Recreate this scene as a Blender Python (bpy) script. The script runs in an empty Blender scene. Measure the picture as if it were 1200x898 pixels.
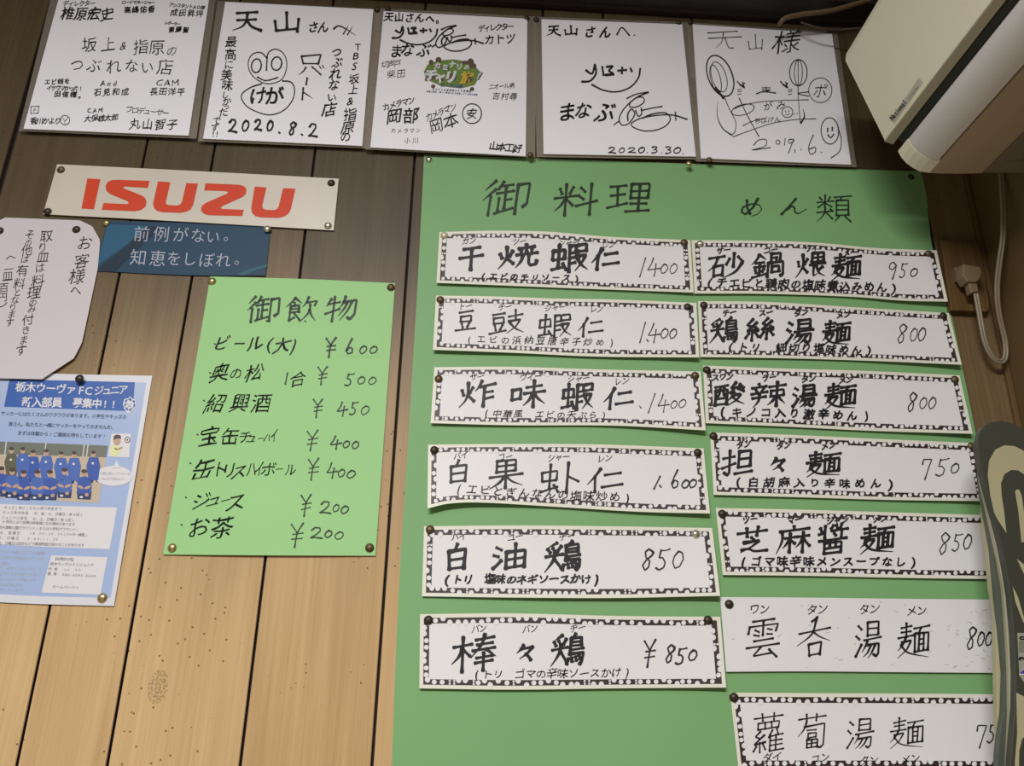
import bpy, bmesh, math, random
import numpy as np
from mathutils import Vector, Matrix
from mathutils.geometry import tessellate_polygon

sc = bpy.context.scene
COL = sc.collection
random.seed(7)

# ------------------------------------------------------------------ camera, world, lights, exposure
PITCH, YAW, ROLL, DIST, FPX = 0.36111356, -0.04929072, 0.01889178, 1.07506683, 964.33349653
CAMZ = 1.30
def _axes():
    cp, sp, cy, sy, cr, sr = math.cos(PITCH), math.sin(PITCH), math.cos(YAW), math.sin(YAW), math.cos(ROLL), math.sin(ROLL)
    Rm = np.array([[cy, -sy, 0], [sy, cy, 0], [0, 0, 1]]) @ np.array([[1, 0, 0], [0, cp, -sp], [0, sp, cp]])
    r, f, u = Rm[:, 0], Rm[:, 1], Rm[:, 2]
    return r * cr + u * sr, f, -r * sr + u * cr
AX_R, AX_F, AX_U = _axes()
CAM = np.array([0.0, -DIST, CAMZ])
cd = bpy.data.cameras.new('camera'); cam = bpy.data.objects.new('camera', cd); COL.objects.link(cam)
cd.sensor_width = 36; cd.sensor_fit = 'HORIZONTAL'; cd.lens = FPX * 36 / 1200; cd.clip_start = 0.02
cam.matrix_world = Matrix([[AX_R[0], AX_U[0], -AX_F[0], CAM[0]], [AX_R[1], AX_U[1], -AX_F[1], CAM[1]],
                           [AX_R[2], AX_U[2], -AX_F[2], CAM[2]], [0, 0, 0, 1]])
sc.camera = cam

w = bpy.data.worlds.new('room_light'); sc.world = w; w.use_nodes = True
w.node_tree.nodes['Background'].inputs[0].default_value = (0.97, 0.98, 1.0, 1)
w.node_tree.nodes['Background'].inputs[1].default_value = 0.16
def area(name, loc, sx, sy, power, col, aim=None):
    l = bpy.data.lights.new(name, 'AREA'); l.shape = 'RECTANGLE'; l.size = sx; l.size_y = sy; l.energy = power; l.color = col
    o = bpy.data.objects.new(name, l); COL.objects.link(o); o.location = loc
    d = Vector((0, 0, -1)) if aim is None else (Vector(aim) - Vector(loc)).normalized()
    o.rotation_euler = d.to_track_quat('-Z', 'Y').to_euler()
area('ceiling_light_far', (-0.50, -2.20, 2.62), 1.2, 0.12, 117, (1.0, 0.990, 0.985))
area('ceiling_light_near', (-0.20, -1.20, 2.64), 0.7, 0.08, 4.0, (1.0, 0.990, 0.985))
sc.view_settings.view_transform = 'Standard'; sc.view_settings.look = 'None'
sc.view_settings.gamma = 1; sc.view_settings.use_curve_mapping = False
sc.view_settings.exposure = 0.0

# ------------------------------------------------------------------ helpers
def ray(px, py, dep):
    """Points on the plane y = -dep seen at pixels px, py (arrays or numbers)."""
    px = np.asarray(px, float)[..., None]; py = np.asarray(py, float)[..., None]; dep = np.asarray(dep, float)
    v = (px - 600) * AX_R - (py - 449) * AX_U + FPX * AX_F
    t = (DIST - dep)[..., None] / v[..., 1:2]
    return CAM + v * t
def P3(px, py, dep=0.0): return ray(px, py, dep)

def link(name, me, mat=None, parent=None):
    o = bpy.data.objects.new(name, me); COL.objects.link(o)
    if mat is not None:
        for m in (mat if isinstance(mat, (list, tuple)) else [mat]): me.materials.append(m)
    if parent is not None: o.parent = parent; o.matrix_parent_inverse = parent.matrix_world.inverted()
    return o
def mesh(name, V, F, mat=None, parent=None, smooth=False, midx=None):
    me = bpy.data.meshes.new(name); me.from_pydata([tuple(map(float, v)) for v in V], [], [tuple(f) for f in F]); me.update()
    if smooth: me.polygons.foreach_set('use_smooth', [True] * len(me.polygons))
    if midx is not None: me.polygons.foreach_set('material_index', midx)
    return link(name, me, mat, parent)
def bm_obj(name, bm, mat, parent=None, smooth=False):
    bmesh.ops.recalc_face_normals(bm, faces=bm.faces[:])
    me = bpy.data.meshes.new(name); bm.to_mesh(me); bm.free()
    if smooth: me.polygons.foreach_set('use_smooth', [True] * len(me.polygons))
    return link(name, me, mat, parent)
def tag(o, label, cat, group=None):
    o['label'] = label; o['category'] = cat
    if group: o['group'] = group
    return o
def thing(name, loc, label, cat, group=None):
    o = bpy.data.objects.new(name, None); COL.objects.link(o); o.empty_display_size = 0.02
    o.location = tuple(map(float, loc)); o.matrix_world = Matrix.Translation(o.location)
    return tag(o, label, cat, group)
def struct(o): o['kind'] = 'structure'; return o

# ------------------------------------------------------------------ materials
def new_mat(name):
    m = bpy.data.materials.new(name); m.use_nodes = True
    return m, m.node_tree, m.node_tree.nodes['Principled BSDF']
def flat(name, col, rough=0.6, metal=0.0, var=0.0, scale=40, spec=0.5, bump=0.0):
    m, nt, b = new_mat(name)
    b.inputs['Roughness'].default_value = rough; b.inputs['Metallic'].default_value = metal
    b.inputs['Specular IOR Level'].default_value = spec
    c = (*col, 1); b.inputs['Base Color'].default_value = c
    if var or bump:
        tc = nt.nodes.new('ShaderNodeTexCoord'); nz = nt.nodes.new('ShaderNodeTexNoise'); nz.inputs['Scale'].default_value = scale; nz.inputs['Detail'].default_value = 5
        nt.links.new(tc.outputs['Object'], nz.inputs['Vector'])
        if var:
            mx = nt.nodes.new('ShaderNodeMix'); mx.data_type = 'RGBA'
            mx.inputs[6].default_value = tuple(min(1, x * (1 + var)) for x in col) + (1,); mx.inputs[7].default_value = tuple(x * (1 - var) for x in col) + (1,)
            nt.links.new(nz.outputs['Fac'], mx.inputs[0]); nt.links.new(mx.outputs[2], b.inputs['Base Color'])
        if bump:
            bp = nt.nodes.new('ShaderNodeBump'); bp.inputs['Strength'].default_value = bump; bp.inputs['Distance'].default_value = 0.002
            nt.links.new(nz.outputs['Fac'], bp.inputs['Height']); nt.links.new(bp.outputs['Normal'], b.inputs['Normal'])
    return m

def wood_mat(name, light, dark, knot=None, smoked=False):
    m, nt, b = new_mat(name); N = nt.nodes.new; L = nt.links.new
    tc = N('ShaderNodeTexCoord'); at = N('ShaderNodeAttribute'); at.attribute_name = 'plank'
    off = N('ShaderNodeCombineXYZ'); mu = N('ShaderNodeMath'); mu.operation = 'MULTIPLY'; mu.inputs[1].default_value = 17.3
    L(at.outputs['Fac'], mu.inputs[0]); L(mu.outputs[0], off.inputs[2]); L(mu.outputs[0], off.inputs[1])
    ad = N('ShaderNodeVectorMath'); ad.operation = 'ADD'; L(tc.outputs['Object'], ad.inputs[0]); L(off.outputs[0], ad.inputs[1])
    def noise(sx, sz, det, dist=0.0, rough=0.6):
        mp = N('ShaderNodeMapping'); mp.inputs['Scale'].default_value = (sx, 1, sz); L(ad.outputs[0], mp.inputs['Vector'])
        n = N('ShaderNodeTexNoise'); n.inputs['Scale'].default_value = 1; n.inputs['Detail'].default_value = det; n.inputs['Distortion'].default_value = dist; n.inputs['Roughness'].default_value = rough
        L(mp.outputs[0], n.inputs['Vector']); return n
    g1 = noise(26, 1.0, 4, 1.1); g2 = noise(230, 2.2, 4, 0.5, 0.75); g3 = noise(5, 2.2, 2, 0.2)
    def math_(op, a, bb):
        n = N('ShaderNodeMath'); n.operation = op
        for i, x in enumerate((a, bb)):
            if isinstance(x, (int, float)): n.inputs[i].default_value = x
            else: L(x, n.inputs[i])
        return n.outputs[0]
    s = math_('ADD', math_('MULTIPLY', g1.outputs['Fac'], 0.45), math_('MULTIPLY', g2.outputs['Fac'], 0.50))
    s = math_('ADD', s, math_('MULTIPLY', g3.outputs['Fac'], 0.22))
    s = math_('ADD', s, math_('MULTIPLY', at.outputs['Fac'], 0.14))
    mr = N('ShaderNodeMapRange'); mr.inputs[1].default_value = 0.50; mr.inputs[2].default_value = 0.79; L(s, mr.inputs[0])
    mx = N('ShaderNodeMix'); mx.data_type = 'RGBA'; L(mr.outputs[0], mx.inputs[0]); mx.inputs[6].default_value = (*dark, 1); mx.inputs[7].default_value = (*light, 1)
    base = mx.outputs[2]
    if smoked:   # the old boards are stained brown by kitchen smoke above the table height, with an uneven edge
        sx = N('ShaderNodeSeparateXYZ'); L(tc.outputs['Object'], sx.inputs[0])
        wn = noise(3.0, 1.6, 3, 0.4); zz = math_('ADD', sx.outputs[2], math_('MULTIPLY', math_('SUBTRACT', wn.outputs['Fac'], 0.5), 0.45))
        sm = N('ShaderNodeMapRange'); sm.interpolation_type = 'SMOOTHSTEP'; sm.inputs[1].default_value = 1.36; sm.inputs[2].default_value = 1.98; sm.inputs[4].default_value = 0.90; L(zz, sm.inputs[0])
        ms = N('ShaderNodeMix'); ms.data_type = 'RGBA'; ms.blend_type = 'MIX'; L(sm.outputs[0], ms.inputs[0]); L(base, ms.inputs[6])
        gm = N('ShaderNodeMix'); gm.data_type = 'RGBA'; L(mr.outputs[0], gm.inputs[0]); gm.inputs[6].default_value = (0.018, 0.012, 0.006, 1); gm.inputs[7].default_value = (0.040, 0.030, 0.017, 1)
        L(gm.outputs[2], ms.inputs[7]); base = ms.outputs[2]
    # worm holes and specks
    vo = N('ShaderNodeTexVoronoi'); vo.voronoi_dimensions = '2D'; vo.inputs['Scale'].default_value = 46
    s3 = N('ShaderNodeSeparateXYZ'); c3 = N('ShaderNodeCombineXYZ'); L(tc.outputs['Object'], s3.inputs[0]); L(s3.outputs[0], c3.inputs[0]); L(s3.outputs[2], c3.inputs[1]); L(c3.outputs[0], vo.inputs['Vector'])
    pn = N('ShaderNodeTexNoise'); pn.inputs['Scale'].default_value = 7.0; L(tc.outputs['Object'], pn.inputs['Vector'])
    th = math_('MINIMUM', math_('MULTIPLY', math_('SUBTRACT', pn.outputs['Fac'], 0.50), 0.75), 0.058)
    dot = math_('LESS_THAN', vo.outputs['Distance'], th)
    m2 = N('ShaderNodeMix'); m2.data_type = 'RGBA'; L(math_('MULTIPLY', dot, 0.72), m2.inputs[0]); L(base, m2.inputs[6]); m2.inputs[7].default_value = (0.035, 0.018, 0.006, 1)
    out = m2.outputs[2]
    if knot is not None:
        mp = N('ShaderNodeVectorMath'); mp.operation = 'SUBTRACT'; L(tc.outputs['Object'], mp.inputs[0]); mp.inputs[1].default_value = knot
        m_s = N('ShaderNodeVectorMath'); m_s.operation = 'MULTIPLY'; L(mp.outputs[0], m_s.inputs[0]); m_s.inputs[1].default_value = (1 / 0.0125, 0, 1 / 0.021)
        ln = N('ShaderNodeVectorMath'); ln.operation = 'LENGTH'; L(m_s.outputs[0], ln.inputs[0])
        kn = N('ShaderNodeTexNoise'); kn.inputs['Scale'].default_value = 420; kn.inputs['Detail'].default_value = 3; L(tc.outputs['Object'], kn.inputs['Vector'])
        inside = math_('LESS_THAN', math_('ADD', ln.outputs['Value'], math_('MULTIPLY', kn.outputs['Fac'], 0.5)), 1.15)
        spk = math_('LESS_THAN', kn.outputs['Fac'], 0.50)
        m3 = N('ShaderNodeMix'); m3.data_type = 'RGBA'; L(math_('MULTIPLY', math_('MULTIPLY', inside, spk), 0.42), m3.inputs[0]); L(out, m3.inputs[6]); m3.inputs[7].default_value = (0.05, 0.035, 0.03, 1)
        out = m3.outputs[2]
    L(out, b.inputs['Base Color']); b.inputs['Roughness'].default_value = 0.42; b.inputs['Specular IOR Level'].default_value = 0.22
    bp = N('ShaderNodeBump'); bp.inputs['Strength'].default_value = 0.12; bp.inputs['Distance'].default_value = 0.001; L(g2.outputs['Fac'], bp.inputs['Height']); L(bp.outputs[0], b.inputs['Normal'])
    return m

KNOT = P3(185, 805, 0)
M = {}
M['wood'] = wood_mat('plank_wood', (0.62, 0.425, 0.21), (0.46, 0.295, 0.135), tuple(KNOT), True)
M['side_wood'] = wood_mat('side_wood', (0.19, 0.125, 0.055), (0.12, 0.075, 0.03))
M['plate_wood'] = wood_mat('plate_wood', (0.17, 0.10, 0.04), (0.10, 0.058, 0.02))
M['corner_shade_wood'] = wood_mat('corner_shade_wood', (0.21, 0.14, 0.07), (0.12, 0.078, 0.036))  # plank wood with the corner's weaker light put into its colour
M['groove'] = flat('groove_dark', (0.018, 0.010, 0.006), 0.8)
M['beam'] = flat('beam_dark_brown', (0.012, 0.006, 0.004), 0.5, var=0.4, scale=12)
M['ceil'] = flat('ceiling_paint', (0.35, 0.30, 0.24), 0.9, var=0.1, scale=5)
M['floor'] = flat('floor_vinyl', (0.30, 0.24, 0.18), 0.7, var=0.15, scale=6)
M['green'] = flat('green_poster', (0.195, 0.395, 0.162), 0.55, var=0.05, scale=7, spec=0.3)
M['green2'] = flat('light_green_paper', (0.325, 0.60, 0.245), 0.6, var=0.04, scale=9, spec=0.3)
M['white'] = flat('slip_paper', (0.74, 0.725, 0.72), 0.5, var=0.025, scale=14, spec=0.4)
M['cream_edge'] = flat('slip_margin', (0.74, 0.72, 0.61), 0.5)
M['card'] = flat('autograph_card', (0.88, 0.87, 0.92), 0.35, var=0.03, scale=9, spec=0.4)
M['card_edge'] = flat('card_edge', (0.55, 0.50, 0.40), 0.5)
M['notice'] = flat('notice_paper', (0.58, 0.53, 0.545), 0.55, var=0.02, scale=9)
M['flyer'] = flat('flyer_paper', (0.66, 0.66, 0.70), 0.4)
M['metal_white'] = flat('enamel_white', (0.61, 0.555, 0.465), 0.35, var=0.10, scale=16)
M['red'] = flat('sign_red', (0.62, 0.055, 0.017), 0.5, spec=0.25)
M['ink'] = flat('black_ink', (0.014, 0.013, 0.016), 0.5, spec=0.3)
M['ink_thin'] = flat('pen_ink', (0.030, 0.028, 0.034), 0.5, spec=0.3)
M['ink_green'] = flat('marker_on_green', (0.016, 0.030, 0.014), 0.5, spec=0.3)
M['border'] = flat('border_brown', (0.030, 0.014, 0.013), 0.5)
M['white_print'] = flat('white_print', (0.80, 0.80, 0.80), 0.5)
M['fleck'] = flat('paper_fibre', (0.42, 0.38, 0.33), 0.7)

def plastic():
    m, nt, b = new_mat('clear_plastic'); N = nt.nodes.new; L = nt.links.new
    tr = N('ShaderNodeBsdfTransparent'); gl = N('ShaderNodeBsdfGlossy'); gl.inputs['Roughness'].default_value = 0.12
    df = N('ShaderNodeBsdfDiffuse'); df.inputs[0].default_value = (0.42, 0.36, 0.29, 1)
    m1 = N('ShaderNodeMixShader'); m1.inputs[0].default_value = 0.42; L(tr.outputs[0], m1.inputs[1]); L(df.outputs[0], m1.inputs[2])
    lw = N('ShaderNodeFresnel'); lw.inputs[0].default_value = 1.45
    m2 = N('ShaderNodeMixShader'); L(lw.outputs[0], m2.inputs[0]); L(m1.outputs[0], m2.inputs[1]); L(gl.outputs[0], m2.inputs[2])
    L(m2.outputs[0], nt.nodes['Material Output'].inputs['Surface'])
    return m
M['sleeve'] = plastic()
PIN = {'brass': flat('pin_brass', (0.55, 0.44, 0.20), 0.32, 0.85), 'bronze': flat('pin_bronze', (0.14, 0.10, 0.052), 0.5, 0.7),
       'dark': flat('pin_dark', (0.050, 0.038, 0.026), 0.45, 0.5), 'silver': flat('pin_silver', (0.72, 0.69, 0.60), 0.25, 0.9),
       'cream': flat('pin_cream', (0.62, 0.54, 0.36), 0.35, 0.3)}

# ------------------------------------------------------------------ papers
def crom(pts, ts):
    """Smooth curve through pts, at the parameters ts in 0..1 (by arc length)."""
    p = np.asarray(pts, float)
    if len(p) == 2: return p[0] + (p[1] - p[0]) * np.asarray(ts)[..., None]
    d = np.r_[0, np.cumsum(np.linalg.norm(np.diff(p, axis=0), axis=1))]; d /= d[-1]
    ts = np.clip(np.asarray(ts, float), 0, 1); i = np.clip(np.searchsorted(d, ts, 'right') - 1, 0, len(p) - 2)
    h = (d[i + 1] - d[i]); s = ((ts - d[i]) / h)[..., None]; h = h[..., None]
    tan = np.empty_like(p); tan[1:-1] = (p[2:] - p[:-2]) / (d[2:] - d[:-2])[:, None]
    tan[0] = (p[1] - p[0]) / (d[1] - d[0]); tan[-1] = (p[-1] - p[-2]) / (d[-1] - d[-2])
    a, b, ta, tb = p[i], p[i + 1], tan[i] * h, tan[i + 1] * h
    return a * (2*s**3 - 3*s**2 + 1) + ta * (s**3 - 2*s**2 + s) + b * (-2*s**3 + 3*s**2) + tb * (s**3 - s**2)
def lin(pts, ts):
    p = np.asarray(pts, float); d = np.r_[0, np.cumsum(np.linalg.norm(np.diff(p, axis=0), axis=1))]; d /= d[-1]
    return np.stack([np.interp(ts, d, p[:, 0]), np.interp(ts, d, p[:, 1])], -1)

class Paper:
    """A sheet whose two opposite edges are curves (mode 'TB' top/bottom, 'LR' left/right); depth(u, v) is its distance from the wall."""
    def __init__(s, a, b, depth, mode='TB', curve=crom):
        s.a, s.b, s.depth, s.mode, s.curve = a, b, depth, mode, curve
    def px(s, u, v):
        u, v = np.broadcast_arrays(np.asarray(u, float), np.asarray(v, float))
        if s.mode == 'TB':
            A, B = s.curve(s.a, u), s.curve(s.b, u); k = v[..., None]
        else:
            A, B = s.curve(s.a, v), s.curve(s.b, v); k = u[..., None]
        return A + (B - A) * k
    def uv(s, px, py):
        px, py = np.asarray(px, float), np.asarray(py, float); u = np.full(px.shape, 0.5); v = np.full(px.shape, 0.5); e = 1e-3
        for _ in range(12):
            q = s.px(u, v); du = (s.px(np.clip(u + e, 0, 1), v) - s.px(np.clip(u - e, 0, 1), v)); dv = (s.px(u, np.clip(v + e, 0, 1)) - s.px(u, np.clip(v - e, 0, 1)))
            du /= (np.clip(u + e, 0, 1) - np.clip(u - e, 0, 1))[..., None]; dv /= (np.clip(v + e, 0, 1) - np.clip(v - e, 0, 1))[..., None]
            r = np.stack([px, py], -1) - q; det = du[..., 0] * dv[..., 1] - du[..., 1] * dv[..., 0]
            det = np.where(np.abs(det) < 1e-6, 1e-6, det)
            u = np.clip(u + (r[..., 0] * dv[..., 1] - r[..., 1] * dv[..., 0]) / det, 0, 1); v = np.clip(v + (du[..., 0] * r[..., 1] - du[..., 1] * r[..., 0]) / det, 0, 1)
        return u, v
    def at(s, px, py, eps=0.0):
        u, v = s.uv(px, py)
        return ray(px, py, s.depth(u, v) + eps)
    def build(s, name, mat, parent=None, nu=28, nv=14, thick=0.0003, edge=None):
        us = np.linspace(0, 1, nu + 1); vs = np.linspace(0, 1, nv + 1); U, V = np.meshgrid(us, vs)
        q = s.px(U, V); F3 = ray(q[..., 0], q[..., 1], s.depth(U, V)).reshape(-1, 3); n = len(F3)
        B3 = F3.copy(); B3[:, 1] += thick
        W = nu + 1; f = []; mi = []
        for j in range(nv):
            for i in range(nu):
                a = j * W + i; f.append((a, a + W, a + W + 1, a + 1)); mi.append(0); f.append((n + a, n + a + 1, n + a + W + 1, n + a + W)); mi.append(0)
        ring = [i for i in range(W)] + [j * W + nu for j in range(1, nv + 1)] + [nv * W + i for i in range(nu - 1, -1, -1)] + [j * W for j in range(nv - 1, 0, -1)]
        for k in range(len(ring)):
            a, b = ring[k], ring[(k + 1) % len(ring)]; f.append((a, b, n + b, n + a)); mi.append(1 if edge is not None else 0)
        o = mesh(name, np.r_[F3, B3], f, [mat, edge] if edge is not None else mat, parent, True, mi)
        rs = set(ring); at = o.data.attributes.new('sharp_edge', 'BOOLEAN', 'EDGE')
        at.data.foreach_set('value', [(e.vertices[0] % n in rs and e.vertices[1] % n in rs) for e in o.data.edges])
        return o

# ------------------------------------------------------------------ ink: flat lettering and drawings laid on a sheet
_gl = {}
def glyph(ch, weight=0.0):
    k = (ch, weight)
    if k not in _gl:
        c = bpy.data.curves.new('t', 'FONT'); c.body = ch; c.offset = weight; c.resolution_u = 2; c.fill_mode = 'FRONT'
        o = bpy.data.objects.new('t', c); COL.objects.link(o); bpy.context.view_layer.update()
        me = bpy.data.meshes.new_from_object(o.evaluated_get(bpy.context.evaluated_depsgraph_get()))
        v = np.empty(len(me.vertices) * 3); me.vertices.foreach_get('co', v); v = v.reshape(-1, 3)[:, :2]
        _gl[k] = (v, [tuple(p.vertices) for p in me.polygons])
        bpy.data.objects.remove(o); bpy.data.curves.remove(c); bpy.data.meshes.remove(me)
    return _gl[k]

class Ink:
    def __init__(s, cv=False): s.V = []; s.F = []; s.n = 0; s.cv = cv   # cv: bold by widening the outline (light inks)
    def add(s, v, f):
        s.V.append(np.asarray(v, float)); s.F += [tuple(i + s.n for i in q) for q in f]; s.n += len(v)
    def poly(s, pts):
        pts = [tuple(p) for p in pts]
        tri = tessellate_polygon([[Vector((x, y, 0)) for x, y in pts]])
        p = [tuple(q) for q in pts]; todo = [tuple(t) for t in tri]; out = []; mid = {}
        while todo:   # fine triangles, so that the print follows the sheet's curl
            t = todo.pop(); e = [(math.dist(p[t[i]], p[t[(i + 1) % 3]]), i) for i in range(3)]; L_, i = max(e)
            if L_ < 9: out.append(t); continue
            i0, i1, i2 = t[i], t[(i + 1) % 3], t[(i + 2) % 3]; k = (min(i0, i1), max(i0, i1))
            if k not in mid: mid[k] = len(p); p.append(((p[i0][0] + p[i1][0]) / 2, (p[i0][1] + p[i1][1]) / 2))
            todo += [(i0, mid[k], i2), (mid[k], i1, i2)]
        s.add(p, out)
    def disc(s, cx, cy, rx, ry=None, rot=0.0, n=14):
        ry = rx if ry is None else ry; a = np.linspace(0, 2 * np.pi, n, endpoint=False); c, q = math.cos(rot), math.sin(rot)
        x, y = rx * np.cos(a), ry * np.sin(a)
        s.add(np.c_[cx + x * c - y * q, cy + x * q + y * c], [tuple(range(n))])
    def stroke(s, pts, wd, taper=False, smooth=True, brush=0.25, closed=False):
        p = np.asarray(pts, float)
        if len(p) < 2: return s.disc(p[0][0], p[0][1], wd * 0.6)
        if closed: p = np.r_[p, p[:1]]
        ln = np.linalg.norm(np.diff(p, axis=0), axis=1).sum()
        if ln < 1e-6: return
        n = int(min(60, max(4, ln / 2.2 + 2 * len(p)))); t = np.linspace(0, 1, n)
        q = crom(p, t) if (smooth and len(p) > 2) else lin(p, t)
        d = np.gradient(q, axis=0); d /= np.linalg.norm(d, axis=1)[:, None] + 1e-9; nrm = np.c_[-d[:, 1], d[:, 0]]
        ww = np.full(n, wd) * (1 - brush * 0.5 + brush * (np.exp(-(t / .13)**2) + np.exp(-((1 - t) / .12)**2)))
        if taper: ww *= np.interp(t, [0, .45, 1], [1.05, 0.95, 0.18])
        hw = ww[:, None] / 2
        L, R = q + nrm * hw, q - nrm * hw
        v = np.r_[L, R]; f = [(i, n + i, n + i + 1, i + 1) for i in range(n - 1)]
        s.add(v, f)
        for e, sg in ((0, -1), (-1, 1)):
            r = ww[e] / 2; a = np.linspace(-np.pi / 2, np.pi / 2, 6); dd, nn = d[e] * sg, nrm[e]
            s.add([q[e] + dd * r * math.cos(x) * 0.7 + nn * r * math.sin(x) for x in a], [tuple(range(6))])
    def char(s, ch, cx, cy, w, h, weight=0.0, shear=None, rot=0.0, wob=0.034, rise=None, rnd=None):
        """A character of the font in an em box w x h centred at cx, cy."""
        v, f = glyph(ch, weight if s.cv else min(0.0, weight))
        if len(v) == 0: return
        hand = wob > 0
        shear = (0.12 if hand else 0.0) if shear is None else shear; rise = (0.08 if hand else 0.0) if rise is None else rise
        x, y = v[:, 0].copy(), v[:, 1].copy()
        asc = ord(ch) < 0x250
        x -= 0.5 * (x.max() + x.min()) if asc or ord(ch) > 0x3400 else 0.5
        y -= 0.36 if asc else 0.38
        r = rnd or random
        a, b, c, d = (r.uniform(0, 6.28) for _ in range(4))
        dx = wob * np.sin(y * 5 + a) + wob * .6 * np.sin(x * 7 + b); dy = wob * np.sin(x * 5 + c) + wob * .6 * np.sin(y * 7 + d)
        x, y = x + dx, y + dy
        y = y + rise * x; x = x + shear * y
        X, Y = x * w, -y * h; cr, sr = math.cos(rot), math.sin(rot)
        q = np.c_[cx + X * cr - Y * sr, cy + X * sr + Y * cr]
        if weight <= 0.0 or s.cv: return s.add(q, f)
        o = weight * h * 0.9   # a bolder pen: the same character laid four times, a little apart
        for ox, oy in ((-o, -o), (o, -o), (o, o), (-o, o)): s.add(q + (ox, oy), f)
    def text(s, st, x0, y0, x1, y1, h, wk=1.0, jit=0.03, follow=True, **k):
        """Characters spread from the first one's centre to the last one's."""
        n = len(st); rot = math.atan2(y1 - y0, x1 - x0) if (n > 1 and follow) else 0.0
        for i, ch in enumerate(st):
            if ch in ' \u3000': continue
            t = i / max(1, n - 1)
            s.char(ch, x0 + (x1 - x0) * t, y0 + (y1 - y0) * t + random.uniform(-jit, jit) * h, h * wk, h * (1 + random.uniform(-jit, jit)), rot=rot, **k)
    def build(s, name, mat, proj, parent, eps=0.00045):
        if not s.V: return None
        n = len(s.V); lo = np.array([v.min(0) for v in s.V]); hi = np.array([v.max(0) for v in s.V]); size = (hi - lo).max(1)
        grp = list(range(n))   # writing that stands apart becomes a part of its own
        def find(i):
            while grp[i] != i: grp[i] = grp[grp[i]]; i = grp[i]
            return i
        for i in range(n):
            g = np.maximum(0, np.maximum(lo[i] - hi, lo - hi[i])); near = np.nonzero(np.hypot(g[:, 0], g[:, 1]) <= np.maximum(12.0, 0.45 * np.maximum(size[i], size)))[0]
            for j in near: grp[find(int(j))] = find(i)
        off = np.r_[0, np.cumsum([len(v) for v in s.V])]; owner = np.repeat(np.arange(n), np.diff(off)); roots = {}
        for i in range(n): roots.setdefault(find(i), []).append(i)
        first = None
        for r, members in roots.items():
            V = np.concatenate([s.V[i] for i in members]); new = np.full(off[-1], -1); k = 0
            for i in members: new[off[i]:off[i + 1]] = np.arange(k, k + off[i + 1] - off[i]); k += off[i + 1] - off[i]
            ms = set(members); F = [tuple(int(new[x]) for x in f) for f in s.F if owner[f[0]] in ms]
            o = mesh(name, proj(V[:, 0], V[:, 1], eps), F, mat, parent); first = first or o
        return first

class Fr:
    """A detail frame: origin and scale of a close-up, to write positions in its own units."""
    def __init__(s, ox, oy, k): s.ox, s.oy, s.k = ox, oy, k
    def p(s, *a): return [(s.ox + a[i] * s.k, s.oy + a[i + 1] * s.k) for i in range(0, len(a), 2)]
    def q(s, x, y): return s.ox + x * s.k, s.oy + y * s.k
    def char(s, ink, ch, x, y, h, w=None, **k):
        X, Y = s.q(x, y); ink.char(ch, X, Y, (w or h) * s.k, h * s.k, **k)
    def text(s, ink, st, x0, y0, x1, y1, h, **k):
        (a, b), (c, d) = s.q(x0, y0), s.q(x1, y1); ink.text(st, a, b, c, d, h * s.k, **k)
    def line(s, ink, wd, *a, **k): ink.stroke(s.p(*a), wd * s.k, **k)
    def ell(s, ink, wd, cx, cy, rx, ry, rot=0.0, a0=0.0, a1=6.4):
        t = np.linspace(a0, a1, 18); c, q = math.cos(rot), math.sin(rot); x, y = rx * np.cos(t), ry * np.sin(t)
        ink.stroke(np.c_[s.ox + (cx + x * c - y * q) * s.k, s.oy + (cy + x * q + y * c) * s.k], wd * s.k, brush=0.1)
    def brush(s, ink, ch, x, y, w, h, wd, slant=0.0, jit=1.2, rise=0.0):
        """A brush-written character from its strokes, in the box w x h centred at x, y; stroke width wd."""
        for st in STROKES[ch].split('/'):
            st = st.strip(); tp = st.endswith('<'); a = [float(z) for z in st.rstrip('<').split()]
            p = [(a[i] + random.uniform(-jit, jit), a[i + 1] + random.uniform(-jit, jit)) for i in range(0, len(a), 2)]
            p = [((u - 50) / 100 * w, (v - 50) / 100 * h) for u, v in p]
            p = [(x + u - slant * v, y + v - rise * u) for u, v in p]
            hor = abs(p[-1][0] - p[0][0]) > 1.6 * abs(p[-1][1] - p[0][1])
            ink.stroke([s.q(u, v) for u, v in p], wd * s.k * (0.82 if hor else 1.0) * random.uniform(.92, 1.08), taper=tp, smooth=len(p) < 5 and not corner(p), brush=0.35)
def corner(p):
    for i in range(1, len(p) - 1):
        a = Vector(p[i]) - Vector(p[i - 1]); b = Vector(p[i + 1]) - Vector(p[i])
        if a.length > 1e-6 and b.length > 1e-6 and a.angle(b) > 1.0: return True
    return False
def digits(fr, ink, spec, wd):
    for ch, x, y, h, *r in spec:
        k = 0.62 if ch in '0689' else 0.66
        if ch == '1': k = 0.35
        if ch == '¥': k = 0.62
        w = r[0] if r else h * k
        fr.brush(ink, ch, x, y, w, h, wd, slant=0.12 if ch in '1' else 0.05, jit=2.0)

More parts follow.
